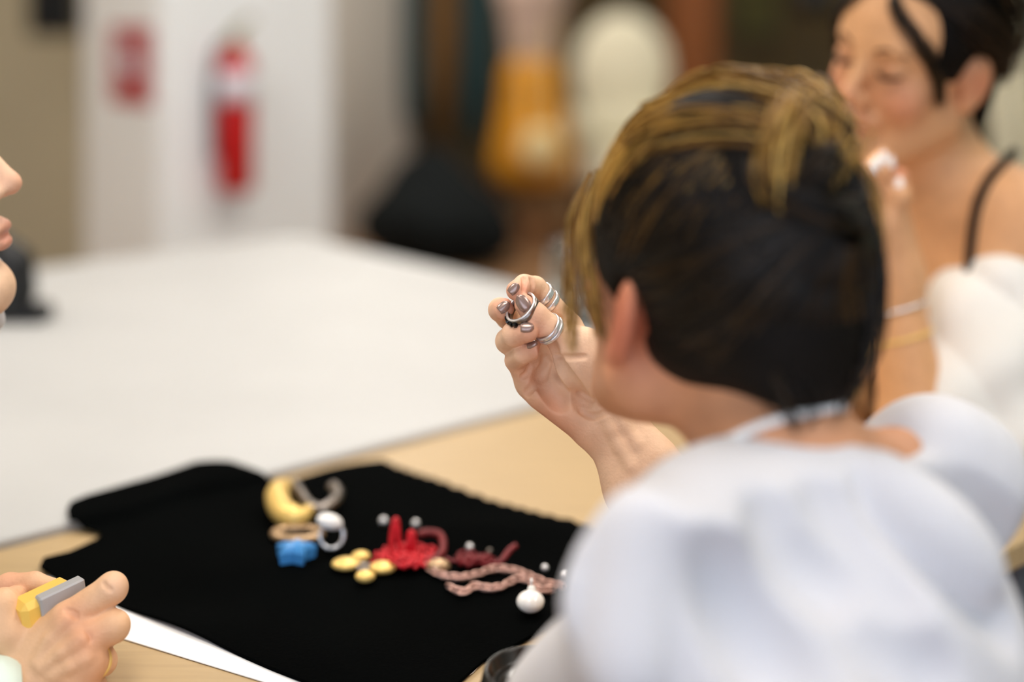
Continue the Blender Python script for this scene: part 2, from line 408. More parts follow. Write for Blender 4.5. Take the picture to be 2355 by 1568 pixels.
# red safety sign on the pillar's left face
sA, sB = face_pt(258, 0, .004, True), face_pt(350, 0, .004, True); dS = (sA[1]+sB[1])/2; sz1, sz0 = H-60/FPX*dS, H-240/FPX*dS
sc_ = (sA+sB)/2; sw = np.linalg.norm(sB-sA); sc_[2] = (sz0+sz1)/2; sh = sz1-sz0
t = thing('safety_sign', (sc_[0], sc_[1], sz0), 'red safety sign with white pictogram on the white pillar', 'sign')
mk('sign_plate', *boxg(sc_, (.006, sw, sh), RT, bev=.001), M['sign_red'], t, smooth=False)
def sgn(a, z, w, h): return boxg(sc_-UH*.0045-VH*a+V3(0, 0, z), (.002, w, h), RT)
mb = MB(); mb.add(*sgn(.0, .01, sw*.3, sh*.3)); mb.add(*sgn(-sw*.02, sh*.2, sw*.12, sh*.06)); mb.add(*sgn(sw*.2, .03, sw*.06, sh*.2)); mb.add(*sgn(sw*.12, sh*.22, sw*.2, sh*.025))
mb.build('pictogram', M['label_white'], t, smooth=False)
mk('print_bar', *sgn(sw*.24, sh*.3, sw*.3, sh*.04), M['label_white'], t, smooth=False); mk('print_bar', *sgn(0, -sh*.16, sw*.7, sh*.03), M['label_white'], t, smooth=False)
# black loudspeaker at top left
c = at(128, 0, 5.9); c[2] = 1.30
t = thing('loudspeaker', (c[0], c[1], c[2]-.19), 'black box loudspeaker hanging high beside the white pillar', 'speaker')
mk('cabinet', *boxg(c, (.19, .18, .38), bev=.02), M['black'], t, smooth=False)
mk('cone', *lathe([(.0, .02), (.05, 0), (.065, -.01), (.07, 0)], 20, rotx(math.pi/2), c+V3(0, -.092, -.07)), M['black_cloth'], t)
mk('cone', *lathe([(.0, .01), (.02, 0), (.03, -.006), (.034, 0)], 20, rotx(math.pi/2), c+V3(0, -.092, .1)), M['black_cloth'], t)
mk('hanger', *tube([c+V3(0, 0, .18), c+V3(0, 0, 1.9)], .015), M['black'], t)
# black bean bag on the far floor
S = SDF(.02); b = at(1000, 600, 6.75); b[2] = 0
S.ell(b+V3(0, 0, .2), (.36, .34, .22), k=.1).ell(b+V3(-.02, .05, .36), (.2, .2, .2), k=.12).ell(b+V3(.2, -.05, .15), (.17, .2, .14), k=.08)
S.build(lo=b+V3(-.5, -.5, 0), hi=b+V3(.5, .5, .7)).disp(lambda x, y, z: .012*np.sin(x*22+3*np.sin(y*9))*np.sin(z*13+x*6)).cut(lambda x, y, z: .004-z+0*x+0*y)
mk('bean_bag', *S.mesh(), M['black_cloth']); o = bpy.data.objects['bean_bag']; tag(o, 'slumped black bag on the brown floor beyond the white table', 'bag')
# clothes rail with garments
d = 8.2; xs = [at(p, 0, d)[0] for p in (905, 1140)]
t = thing('clothes_rail', ((xs[0]+xs[1])/2, d, 0), 'thin dark metal clothes rail behind the black bag', 'rail')
for x in xs: mk('post', *tube([(x, d, .02), (x, d, 1.72)], .014), M['black'], t); mk('foot', *boxg((x, d, .02), (.05, .5, .04), bev=.01), M['black'], t, smooth=False)
mk('crossbar', *tube([(xs[0], d, 1.71), (xs[1], d, 1.71)], .013), M['black'], t)
def garment(name, px0, px1, zb, dd, m, label, cat):
    x0, x1 = at(px0, 0, dd)[0], at(px1, 0, dd)[0]; xc, w = (x0+x1)/2, (x1-x0)/2; S = SDF(.016)
    S.cone((xc-w*.6, dd, 1.52), (xc+w*.6, dd, 1.52), .045, .045, k=.05).ell((xc, dd, 1.3), (w*.95, .1, .3), k=.08).ell((xc, dd, 1.0), (w, .11, .4), k=.1).ell((xc, dd, zb+.35), (w, .12, .36), k=.1)
    S.cone((xc-w*.6, dd, 1.5), (xc-w*.62, dd-.05, 1.0), .035, .03, k=.04).cone((xc+w*.6, dd, 1.5), (xc+w*.62, dd-.05, 1.0), .035, .03, k=.04)
    S.build().disp(lambda x, y, z: .014*np.sin(x*55+2*np.sin(z*4))+0*y).cut(lambda x, y, z: zb-z+0*x+0*y)
    r = thing(name, (xc, dd, zb), label, cat); mk('cloth_body', *S.mesh(), m, r)
    mk('hanger', *tube(spl([(xc-w*.6, dd, 1.55), (xc, dd, 1.62), (xc+.0, dd, 1.70), (xc+.02, dd, 1.745), (xc+.0, dd, 1.73)], 20), .005), M['black'], r)
garment('coat', 928, 990, .5, d, M['teal_cloth'], 'dark teal coat nearest the white pillar on the clothes rail', 'coat')
garment('long_dress', 992, 1050, .45, d-.02, M['brown_cloth'], 'mustard brown dress between two dark teal coats', 'dress')
garment('coat', 1052, 1132, .42, d, M['teal_cloth'], 'dark teal coat beside the dress form on the clothes rail', 'coat')
# dress form in a pink top and mustard skirt
dd = 7.2; xc = at(1226, 0, dd)[0]
t = thing('dress_form', (xc, dd, 0), 'dress form in a pale pink top and a mustard yellow skirt', 'mannequin')
S = SDF(.014); S.cone((xc, dd, .95), (xc, dd, 1.3), .12, .16, k=.08).ell((xc, dd, 1.32), (.18, .11, .13), k=.06).cone((xc, dd, 1.42), (xc, dd, 1.54), .06, .05, k=.05).build()
mk('top', *S.mesh(), M['pink_cloth'], t)
S = SDF(.014); S.cone((xc, dd, .9), (xc, dd, .86), .125, .14, k=.02).cone((xc, dd, .86), (xc, dd, .45), .14, .2, k=.05).build().disp(lambda x, y, z: .016*np.sin(np.arctan2(y-dd, x-xc)*9)*np.clip((.95-z)*2, 0, 1)).cut(lambda x, y, z: .34-z+0*x+0*y)
mk('skirt', *S.mesh(), M['mustard'], t)
mk('neck_cap', *lathe([(0, 0), (.05, 0), (.045, .02), (.01, .03), (.01, .05), (0, .06)], 16, c=(xc, dd, 1.58)), M['brown_wood'], t)
mk('pole', *tube([(xc, dd, .05), (xc, dd, .5)], .018), M['brown_wood'], t)
for k in range(3):
    a = .5+k*2.094; mk('leg', *tube([(xc, dd, .12), (xc+.2*math.cos(a), dd+.2*math.sin(a), .015)], .014), M['brown_wood'], t)
c = at(1243, 335, 6.9); S = SDF(.008); S.ell(c, (.095, .05, .095), k=.02).ell(c-V3(0, 0, .05), (.09, .055, .06), k=.04).build()
t = thing('pouch', (c[0], c[1], c[2]-.11), 'round cream pouch hanging in front of the mustard skirt', 'bag'); mk('pouch_body', *S.mesh(), M['cream_bag'], t)
mk('strap', *tube(spl([c+V3(-.06, 0, .07), c+V3(-.07, .12, .4), c+V3(-.06, .28, .76), c+V3(.0, .3, .98), c+V3(.06, .24, .76), c+V3(.05, .1, .4), c+V3(.06, 0, .07)], 40), .007), M['cream_bag'], t)
# cream armchair
dd = 7.6; xc = at(1440, 0, dd)[0]
t = thing('armchair', (xc, dd, 0), 'cream upholstered high-back armchair behind the dark-haired woman', 'armchair')
S = SDF(.016); S.ell((xc, dd+.28, .86), (.27, .09, .33), k=.04).cone((xc-.15, dd+.28, .55), (xc+.15, dd+.28, .55), .09, .09, k=.1).build(); mk('backrest', *S.mesh(), M['cream_cloth'], t)
mk('seat', *boxg((xc, dd, .38), (.5, .56, .2), bev=.05), M['cream_cloth'], t)
for s in (-1, 1):
    S = SDF(.016); S.cone((xc+s*.29, dd-.2, .58), (xc+s*.29, dd+.24, .6), .06, .06, k=.02).cone((xc+s*.29, dd-.2, .35), (xc+s*.29, dd+.24, .35), .05, .05, k=.2).build(); mk('armrest', *S.mesh(), M['cream_cloth'], t)
    for y in (-.22, .24): mk('leg', *tube([(xc+s*.22, dd+y, .0), (xc+s*.2, dd+y, .3)], [.015, .022]), M['dark_wood'], t)
# brown cabinet, olive canvas, floor lamp, curtain
dd = 9.0; x0, x1 = at(1528, 0, dd)[0], at(1640, 0, dd)[0]; xc = (x0+x1)/2; w = x1-x0
t = thing('cabinet', (xc, dd, 0), 'tall orange-brown wooden cabinet against the back wall', 'cabinet')
mk('body', *boxg((xc, dd, .95), (w, .4, 1.86), bev=.01), M['brown_wood'], t, smooth=False)
for s in (-1, 1):
    q = mk('door', *boxg((xc+s*w*.24, dd-.21, .98), (w*.45, .02, 1.7), bev=.005), M['brown_wood'], t, smooth=False); mk('knob', *ball((xc+s*.02, dd-.23, 1.0), .012), M['brass'], q)
for s in (-1, 1):
    for y in (-.15, .15): mk('leg', *boxg((xc+s*w*.4, dd+y, .02), (.04, .04, .06)), M['dark_wood'], t, smooth=False)
c = at(1738, 0, 10.2); c[2] = 1.36
t = thing('canvas', (c[0], 10.22, 1.0), 'olive green canvas on the dark back wall', 'picture'); mk('canvas_face', *boxg((c[0], 10.215, 1.36), (.34, .03, .7), bev=.004), M['olive_canvas'], t, smooth=False)
fr = MB()
for c_, s_ in (((0, 0, .365), (.4, .04, .03)), ((0, 0, -.365), (.4, .04, .03)), ((.185, 0, 0), (.03, .04, .7)), ((-.185, 0, 0), (.03, .04, .7))): fr.add(*boxg(V3(c[0], 10.22, 1.36)+np.array(c_), s_))
fr.build('frame', M['dark_wood'], t, smooth=False)
c = at(1875, 0, 8.0)
t = thing('floor_lamp', (c[0], 8.0, 0), 'floor lamp with a black shade by the back wall', 'lamp')
mk('base', *lathe([(0, 0), (.14, 0), (.14, .02), (.02, .03), (0, .03)], 24, c=(c[0], 8, 0)), M['black'], t); mk('pole', *tube([(c[0], 8, .02), (c[0], 8, 1.3)], .01), M['black'], t)
mk('shade', *lathe([(.14, 0), (.09, .2), (.085, .2), (.135, 0)], 24, c=(c[0], 8, 1.19), closed=True), M['black'], t)
cu = [at(2290, 0, 2.75), at(2345, 300, 2.75)]; pr = np.linspace(0, 1, 60); V = []; nz = 30
for k in range(nz):
    z = .35+k/(nz-1)*2.2; xo = (at(2300, 0, 2.75)[0])+(1.26-z)*.10 if z < 1.4 else at(2300, 0, 2.75)[0]-.014
    for a in pr: V.append((xo+(a-.5)*(.085), 2.75+.012*math.sin(a*30), z))
F = [(k*60+i, k*60+i+1, (k+1)*60+i+1, (k+1)*60+i) for k in range(nz-1) for i in range(59)]
V = np.array(V); V2 = V+V3(0, .006, 0); n = len(V); F2 = F+[tuple(i+n for i in f[::-1]) for f in F]
t = thing('curtain', (at(2300, 0, 2.75)[0], 2.75, .35), 'narrow cream curtain hanging behind the woman in the black top', 'curtain')
mk('cloth', np.vstack([V, V2]), F2, M['cream_cloth'], t); x_ = at(2300, 0, 2.75)[0]; mk('rod', *tube([(x_-.2, 2.76, 2.56), (x_+.5, 2.76, 2.56), (x_+.5, 2.76, 3.2)], .012), M['black'], t)

# ------------------------------------------------------------------ tables
def table(name, u0, u1, v0, v1, zt, th, mt, me, label):
    c = Q((u0+u1)/2, (v0+v1)/2); t = thing(name, c, label, 'table')
    mk('table_top', *boxg(c+V3(0, 0, zt-th/2), (u1-u0, v1-v0, th), RT, bev=.002), mt, t, smooth=False)
    if me: mk('edge_band', *boxg(c+V3(0, 0, zt-th/2-.001), (u1-u0+.002, v1-v0+.002, th-.006), RT), me, t, smooth=False)
    for u in (u0+.06, u1-.06):
        for v in (v0+.06, v1-.06): mk('leg', *tube([Q(u, v, 0), Q(u, v, zt-th+.002)], .02, 12), M['leg_metal'], t)
    return t
table('wooden_table', -.12, .88, .001, .62, .75, .024, M['wood_top'], None, 'pale birch wooden table under the black velvet cloth')
table('white_table', -.10, 1.15, -1.28, -.001, .758, .03, M['laminate'], M['edge_band'], 'large white table beyond the black velvet cloth')
# paper sheet and velvet cloth
pp = [on(x, y, .7506) for x, y in ((105, 1328), (62, 1402), (610, 1570), (880, 1652), (1088, 1548), (1128, 1500), (700, 1320))]
V = np.vstack([pp, np.array(pp)+V3(0, 0, .0007)]); n = len(pp)
F = [tuple(range(n))[::-1], tuple(range(n, 2*n))]+[(i, (i+1) % n, n+(i+1) % n, n+i) for i in range(n)]
tag(mk('paper_sheet', V, F, M['paper'], smooth=False), 'white paper sheet sticking out from under the black cloth', 'paper')
CB = [(92, 1300), (100, 1281), (160, 1262), (225, 1228), (236, 1214), (222, 1203), (190, 1203), (160, 1207), (154, 1186), (163, 1168), (200, 1152), (300, 1120), (380, 1098), (450, 1079), (530, 1077), (570, 1085), (620, 1099), (680, 1094), (760, 1073), (830, 1058), (880, 1049), (905, 1062), (960, 1083), (1010, 1098), (1060, 1118), (1130, 1143), (1200, 1160), (1260, 1176), (1320, 1190), (1370, 1212), (1440, 1260), (1440, 1330), (1380, 1385), (1250, 1440), (1110, 1508), (1050, 1562), (950, 1620), (860, 1640), (740, 1572), (620, 1524), (480, 1463), (290, 1388), (200, 1350), (130, 1322)]
B = np.array([on(x, y, .757)[:2] for x, y in CB+[CB[0]]]); seg = np.r_[0, np.cumsum(np.linalg.norm(np.diff(B, axis=0), axis=1))]; NB = 420
s_ = np.linspace(0, seg[-1], NB, endpoint=False); B = np.stack([np.interp(s_, seg, B[:, i]) for i in (0, 1)], 1)
nr_ = np.roll(B, -1, 0)-np.roll(B, 1, 0); nr_ = np.stack([nr_[:, 1], -nr_[:, 0]], 1); nr_ /= np.linalg.norm(nr_, axis=1)[:, None]
lo_, hi_ = on(900, 1062, .757)[:2], on(1380, 1215, .757)[:2]
msk = ((B[:, 0] > lo_[0]) & (B[:, 1] > hi_[1]))
B += nr_*(msk*.0022*np.sin(s_*310+2*np.sin(s_*40)))[:, None]
C0 = on(650, 1290, .757)[:2]; NR = 46; V = []; F = []
def cloth_z(x, y):
    u = (x-Q0[0])*UH[0]+(y-Q0[1])*UH[1]; v = (x-Q0[0])*VH[0]+(y-Q0[1])*VH[1]
    st = 1/(1+math.exp(-(.012-v)*300))
    return .7535+.0085*st+.0022*(1+math.sin(u*38+3*math.sin(v*11)))*(.4+.6*math.sin(v*17+u*9)**2)
for k in range(NR+1):
    s = k/NR
    for i in range(NB):
        p = C0+(B[i]-C0)*(1-(1-s)**1.6); z = cloth_z(*p); V.append((p[0], p[1], z))
for i in range(NB): p = B[i]; V.append((*p, max(cloth_z(*p)-.0028, .7516)))
for k in range(NR+1):
    for i in range(NB): j = (i+1) % NB; F.append((k*NB+i, k*NB+j, (k+1)*NB+j, (k+1)*NB+i))
tag(mk('velvet_cloth', V, np.array(F)[:, ::-1], M['velvet']), 'rumpled black velvet cloth spread under the jewellery', 'cloth')

# ------------------------------------------------------------------ jewellery on the cloth
ZC = .763
def jp(px, py, dz=0.): p = on(px, py, ZC); p[2] = cloth_z(p[0], p[1])+dz; return p
def jpath(pts, n=40): return spl([jp(*p) for p in pts], n)
P = jpath([(664, 1124, .012), (640, 1142, .016), (640, 1168, .014), (660, 1190, .012), (690, 1196, .012), (712, 1180, .012)], 30)
V, F = tube(P, np.r_[np.linspace(.006, .012, 10), np.full(10, .012), np.linspace(.012, .005, 10)], 10); tag(mk('gold_cuff', V, F, M['gold']), 'curved yellow gold cuff at the left of the jewellery', 'cuff')
P = jpath([(676, 1118, .010), (690, 1142, .010), (712, 1166, .008), (742, 1174, .008), (768, 1160, .008), (776, 1144, .010), (764, 1134, .012)], 34)
tag(mk('silver_bangle', *tube(P, .0062, 10), M['dark_silver']), 'open dull silver bangle hooked beside the gold cuff', 'bangle')
P = np.array([jp(684+54*math.cos(a), 1217+13*math.sin(a), .005) for a in np.linspace(0, 2*math.pi, 36, endpoint=False)])
tag(mk('bronze_bangle', *tube(P, .004, 8, closed=True), M['bronze']), 'flat oval bronze bangle above the blue star', 'bangle')
c = jp(762, 1243, .014); R_ = frame((.15, -.55, .8))
t = thing('gem_ring', c-V3(0, 0, .014), 'silver ring with a big white oval stone', 'ring')
mk('band', *lathe([(.0095, -.005), (.012, -.005), (.013, 0), (.012, .005), (.0095, .005)], 28, frame((.2, -.8, .3)), c, closed=True), M['silver'], t)
mk('stone', *ball(c+V3(-.001, -.004, .0145), (.0125, .008, .007), 16, 10, roty(.25)), M['white_gem'], t)
c = jp(679, 1270, .001); V = []
for lv, sc in ((0, .92), (.010, 1.), (.014, .7)):
    for k in range(10): a = k*math.pi/5+.25; r = (.0195 if k % 2 == 0 else .0105)*sc; V.append(c+V3(r*math.cos(a), r*math.sin(a), lv))
V += [c+V3(0, 0, .016), c]; F = [(l*10+k, l*10+(k+1) % 10, (l+1)*10+(k+1) % 10, (l+1)*10+k) for l in range(2) for k in range(10)]+[(20+k, 20+(k+1) % 10, 30) for k in range(10)]+[((k+1) % 10, k, 31) for k in range(10)]
tag(mk('star_charm', V, F, M['blue'], smooth=False), 'small blue star-shaped charm on the black cloth', 'charm')
c = jp(836, 1298, .004); t = thing('clover_brooch', c-V3(0, 0, .004), 'gold four-petal brooch in front of the red cord', 'brooch')
for (x, y, rx) in ((797, 1291, .0135), (830, 1273, .009), (880, 1303, .012), (840, 1322, .009)): mk('petal', *ball(jp(x, y, .006), (rx, rx*.85, .005), 16, 8), M['gold'], t)
mk('centre_ring', *lathe([(.004, -.002), (.008, -.002), (.008, .003), (.004, .003)], 20, None, c, closed=True), M['dark_silver'], t)
rg = random.Random(3)
def heap(cx, cy, rx, ry, n, r, hz):
    mb = MB()
    for k in range(n):
        x, y = cx+rg.gauss(0, rx*.42), cy+rg.gauss(0, ry*.42); a = rg.uniform(0, 6.3); l = rg.uniform(.5, 1.1)*rx; q = []
        ph = rg.uniform(0, 6.3)
        for s in np.linspace(0, 1, 14):
            th = ph+s*5.4; q.append((x+l*.55*math.cos(th)+rg.gauss(0, 1.2), y+l*.28*math.sin(th)*ry/rx*1.5, .003+hz*rg.uniform(.2, .9)*math.exp(-((x-cx)/rx)**2)))
        mb.add(*tube(jpath(q, 40), r, 5))
    return mb
mb = heap(925, 1286, 58, 28, 30, .0016, .011)
for pts in (((900, 1275, .006), (902, 1272, .022), (906, 1270, .036), (911, 1270, .037), (916, 1272, .024), (920, 1275, .006)), ((938, 1276, .006), (940, 1274, .018), (945, 1272, .027), (950, 1273, .025), (954, 1276, .006))):
    for k in range(3): mb.add(*tube(jpath([(x+rg.gauss(0, 1.6), y+rg.gauss(0, 1), z) for x, y, z in pts], 24), .0022, 5))
tag(mb.build('cord_necklace', M['red_cord']), 'tangled bright red cord necklace in the middle of the cloth', 'necklace')
P = jpath([(975, 1290, .006), (1000, 1282, .006), (1018, 1262, .008), (1014, 1235, .010), (985, 1228, .010), (962, 1232, .010)], 30)
tag(mk('cord_loop', *tube(P, .0035, 6), M['red_dark']), 'dark red cord loop right of the bright red necklace', 'cord')
mb = heap(1090, 1286, 46, 15, 12, .0017, .01); mb.add(*tube(jpath([(1120, 1290, .004), (1150, 1285, .006), (1172, 1272, .012), (1186, 1266, .014)], 14), .003, 5))
tag(mb.build('cord_bracelet', M['red_dark']), 'small dark red cord bracelet above the rose chain', 'bracelet')
mb = MB()
for pts, n in (([(985, 1300), (1015, 1318), (1060, 1322), (1100, 1312), (1140, 1297), (1185, 1300), (1220, 1312), (1262, 1330), (1300, 1338)], 30), ([(1040, 1345), (1068, 1352), (1095, 1340), (1125, 1343), (1155, 1338), (1185, 1322), (1215, 1322), (1240, 1345), (1275, 1345)], 24)):
    P = jpath([(x, y, .004) for x, y in pts], n)
    for i in range(n-1):
        tg = nrm(P[i+1]-P[i]); sd = nrm(np.cross(tg, (0, 0, 1))); up = np.cross(sd, tg)
        w = (sd if i % 2 else nrm(sd*.5+up)); L_ = .0068; W_ = .0040
        mb.add(*tube([P[i]+tg*L_*math.cos(a)+w*W_*math.sin(a) for a in np.linspace(0, 6.283, 10, endpoint=False)], .0010, 5, closed=True))
tag(mb.build('chain_necklace', M['chain']), 'rose coloured link chain lying right of the red cord', 'necklace')
tag(mk('clasp_bead', *ball(jp(1008, 1304, .006), (.011, .008, .007), 14, 8), M['bronze']), 'pale clasp bead at the left end of the rose chain', 'bead')
c = jp(1220, 1390, .010); t = thing('pearl_pendant', c-V3(0, 0, .01), 'cream pearl pendant below the rose chain', 'pendant')
mk('pearl', *ball(c, (.0118, .0118, .0085), 16, 10), M['white_gem'], t); mk('cap_bead', *ball(c+V3(.001, .006, .0075), .0036), M['white_gem'], t); mk('bail', *lathe([(.002, -.001), (.0035, -.001), (.0035, .001), (.002, .001)], 12, frame((1, 0, 0)), c+V3(.001, .009, .012), closed=True), M['silver'], t)
for (x, y, r, tx) in ((882, 1187, .0042, 'left of the red loop top'), (956, 1193, .0038, 'right of the red loop top'), (1080, 1243, .0036, 'behind the dark red cord bracelet'), (1126, 1251, .0026, 'dimmer, just right of another bead'), (1253, 1290, .0034, 'behind the rose chain'), (1300, 1308, .004, 'nearest the white sleeve')):
    tag(mk('silver_bead', *ball(jp(x, y, .003), r, 12, 8), M['silver'] if r > .003 else M['dark_silver']), 'tiny shiny bead on black cloth, '+tx, 'bead', 'loose beads on the cloth')
# black lidded container
c = at(1236, 1545, .99); c[2] = .7505; hh = .036
t = thing('lidded_cup', c, 'short black cup with a ridged lid beside the white sleeve', 'cup')
mk('cup_body', *lathe([(0, .0), (.031, 0), (.034, .004), (.039, hh-.012), (.037, hh-.012), (.0, .006)], 40, c=c), M['gloss_black'], t)
q = mk('lid', *lathe([(.0415, hh-.016), (.043, hh-.010), (.0415, hh-.006), (.040, hh-.004), (.038, hh+.006), (.0365, hh+.0085), (.034, hh+.0075), (.032, hh), (.0285, hh-.001), (.026, hh+.003), (.018, hh+.004), (0, hh+.004)], 48, c=c), M['gloss_black'], t)
mk('sip_slot', *boxg(c+V3(-.02, -.018, hh+.004), (.012, .004, .002), rotz(.7)), M['black_gem'], q, smooth=False)
# black stand on the white table
c = on(58, 742, .758); t = thing('desk_stand', c, 'black plastic stand on the white table behind the person in mint', 'stand')
S = SDF(.004); S.cone(c+V3(-.05, 0, .014), c+V3(.022, 0, .014), .014, .014, k=.01).cone(c+V3(-.05, .03, .014), c+V3(.022, .03, .014), .014, .014, k=.02).build(); S.cut(lambda x, y, z: .7585-z+0*x+0*y); mk('base', *S.mesh(), M['black'], t)
S = SDF(.004); S.cone(c+V3(-.035, .015, .026), c+V3(-.03, .015, .09), .034, .030, k=.02).cone(c+V3(-.015, .015, .05), c+V3(-.018, .015, .085), .027, .023, k=.02).cone(c+V3(-.03, .015, .09), c+V3(-.05, .015, .135), .030, .012, k=.02).build(); S.cut(lambda x, y, z: .766-z+0*x+0*y); mk('housing', *S.mesh(), M['black'], t)
# clear glass behind the raised hand
c = on(1320, 742, .758); hg = (742-552)/FPX*c[1]; rg_ = 62/FPX*c[1]
t = thing('glass_jar', c, 'clear glass jar with grey beads behind the raised hand', 'jar')
mk('glass_wall', *lathe([(0, 0), (rg_*.9, 0), (rg_, .01), (rg_, hg*.8), (rg_*.92, hg*.9), (rg_*.95, hg), (rg_*.9, hg), (rg_*.87, hg*.9), (rg_*.94, hg*.8), (rg_*.94, .014), (rg_*.85, .006), (0, .006)], 36, c=c), M['glass'], t)
for k in range(7):
    a = k*.9; tag(mk('grey_bead', *ball(c+V3(rg_*.55*math.cos(a), rg_*.55*math.sin(a), .0185+.021*(k % 2)), .012, 12, 8), M['dark_silver']), 'grey bead inside the clear glass jar', 'bead', 'beads in the jar')
# ------------------------------------------------------------------ people
SK = sr(243, 200, 164); SK_SHADE = sr(214, 152, 112)  # second tone is darker: shade on neck and head put into the skin colour
M['skin'] = mat('skin', SK, .5, spec=.35, var=.10, scale=60, attr=True, bump=.10, bscale=420)
M['nail'] = mat('taupe_nail', sr(168, 142, 132), .24, metal=.55, var=.15, scale=300)
M['pearl_nail'] = mat('white_nail', sr(240, 232, 224), .2, var=.04)
M['shirt'] = mat('white_cotton', sr(216, 213, 215), .85, spec=.2, var=.03, scale=20, bump=.12, bscale=500, sheen=.1)
M['mint'] = mat('mint_cotton', sr(226, 240, 226), .85, spec=.2, var=.03, scale=20)
M['linen'] = mat('white_linen', sr(240, 234, 224), .85, spec=.2, var=.04, scale=20)
M['black_top'] = mat('black_jersey', sr(22, 20, 19), .85, spec=.2, var=.3)
M['brown_knit'] = mat('brown_knit', sr(120, 82, 44), .9, var=.2, scale=60)
M['denim'] = mat('blue_denim', sr(52, 66, 92), .85, var=.2, scale=40)
M['shoe'] = mat('dark_shoe', sr(40, 34, 30), .5)
M['hair_base'] = mat('dark_brown_hair_base', sr(18, 13, 9), .65, spec=.15, var=.4, scale=30)
M['hair_dark'] = mat('dark_brown_hair', None or (0, 0, 0), .42, spec=.4, var=.3, scale=40, island=[(0, sr(14, 11, 8)), (.6, sr(30, 22, 13)), (.88, sr(64, 44, 20)), (1, sr(110, 78, 36))])
M['hair_gold'] = mat('golden_hair', (0, 0, 0), .4, spec=.45, var=.3, scale=40, island=[(0, sr(78, 52, 20)), (.35, sr(140, 98, 40)), (.75, sr(200, 152, 70)), (1, sr(232, 190, 106))])
M['brow'] = mat('brow_hair', sr(92, 56, 28), .7)
M['lash'] = mat('lash', sr(58, 34, 20), .7)
M['stool_wood'] = mat('stool_wood', sr(176, 130, 84), .5, var=.2, scale=6, stretch=(1, 8, 1))

def nail(p, n, tip, L, W, m, parent, lift=.0006):
    n = nrm(n); t = nrm(tip-np.dot(tip, n)*n); s = np.cross(n, t); V = []; F = []; a, b = 9, 7
    for lay in (0, 1):
        for i in range(a):
            q = i/(a-1); w = W*.5*(1.0 if q < .5 else math.sqrt(max(0, 1-((q-.5)/.5)**2*.93))); w *= .8+.2*min(1, q*4)
            for j in range(b):
                r = 2*j/(b-1)-1; V.append(p+t*(q-.45)*L+s*r*w+n*(lift+(.0008 if lay else 0)-.22*W*r*r-.10*L*(q-.4)**2))
    g = a*b
    for i in range(a-1):
        for j in range(b-1):
            k = i*b+j; F += [(k+g, k+g+1, k+g+b+1, k+g+b), (k, k+b, k+b+1, k+1)]
    bd = [j for j in range(b)]+[i*b+b-1 for i in range(1, a)]+[(a-1)*b+j for j in range(b-2, -1, -1)]+[i*b for i in range(a-2, 0, -1)]
    for i in range(len(bd)): u, w = bd[i], bd[(i+1) % len(bd)]; F.append((u, w, w+g, u+g))
    return mk('nail', V, F, m, parent)
def band(name, c, ax, r, th, w, m, label, cat='ring', parent=None, n=40):
    pr = [(r, -w/2), (r+th*.8, -w/2), (r+th, -w/4), (r+th, w/4), (r+th*.8, w/2), (r, w/2)]
    o = mk(name, *lathe(pr, n, frame(ax), c, closed=True), m, parent)
    if parent is None: tag(o, label, cat)
    return o

HEADP = dict(nose=1.0)
def head(S, c, R, s=1.0, ears=True, neck=None, nr=.052, n0=(0, -.022, -.07), nk=.03):
    T = lambda x, y, z: np.asarray(c)+R@(np.array((x, y, z))*s)
    E = lambda p, r, k, sub=False, RR=None: S.ell(T(*p), np.array(r)*s, R if RR is None else R@RR, k*s, sub)
    C = lambda a, b, ra, rb, k, sub=False: S.cone(T(*a), T(*b), ra*s, rb*s, k*s, sub)
    if neck is not None: S.cone(T(*n0), neck, nr*s, nr*1.06*s, nk)
    E((0, -.012, .022), (.073, .092, .083), .03); E((0, .028, -.035), (.058, .056, .080), .03); E((0, .045, .035), (.056, .042, .048), .03)
    for q in (-1, 1):
        C((q*.050, .004, -.070), (q*.016, .068, -.112), .020, .018, .03); E((q*.036, .060, -.036), (.022, .020, .022), .022)
    E((0, .074, -.112), (.020, .017, .016), .02)
    C((-.03, .076, .020), (.03, .076, .020), .012, .012, .014)
    for q in (-1, 1): E((q*.031, .096, .001), (.016, .013, .011), .012, True); E((q*.031, .0765, -.001), (.0145, .0115, .0105), .004)
    C((0, .086, .008), (0, .106, -.030), .0075, .0095, .010); E((0, .108, -.033), (.0095, .009, .008), .006)
    for q in (-1, 1): E((q*.0115, .097, -.037), (.0075, .009, .0068), .006); E((q*.0062, .103, -.0425), (.0032, .005, .0034), .002, True)
    E((0, .086, -.066), (.024, .012, .012), .012); E((0, .0945, -.0655), (.020, .0065, .0052), .005); E((0, .0925, -.0775), (.0175, .0075, .0062), .005)
    C((-.021, .0985, -.0715), (.021, .0985, -.0715), .0016, .0016, .004, True)
    if ears:
        for q in (-1, 1):
            RR = rotz(q*.45)@rotx(.18); E((q*.077, -.010, -.020), (.0075, .017, .031), .006, False, RR); E((q*.0845, -.004, -.022), (.005, .0095, .018), .004, True, RR); E((q*.074, -.003, -.047), (.007, .008, .009), .005)
    return T
def face_tint(T, s=1.0, blush=.5):
    L = sr(190, 96, 86); out = [(T(0, .098, -.066), .010*s, L, .55), (T(.012, .096, -.067), .009*s, L, .5), (T(-.012, .096, -.067), .009*s, L, .5), (T(0, .096, -.079), .010*s, L, .6), (T(.011, .094, -.078), .008*s, L, .5), (T(-.011, .094, -.078), .008*s, L, .5)]
    for q in (-1, 1): out += [(T(q*.042, .07, -.035), .026*s, sr(224, 140, 112), blush), (T(q*.08, -.01, -.02), .03*s, sr(214, 122, 92), .55), (T(q*.031, .088, 0), .011*s, sr(186, 122, 88), .55)]
    return out+[(T(0, .112, -.034), .014*s, sr(222, 140, 112), .5)]
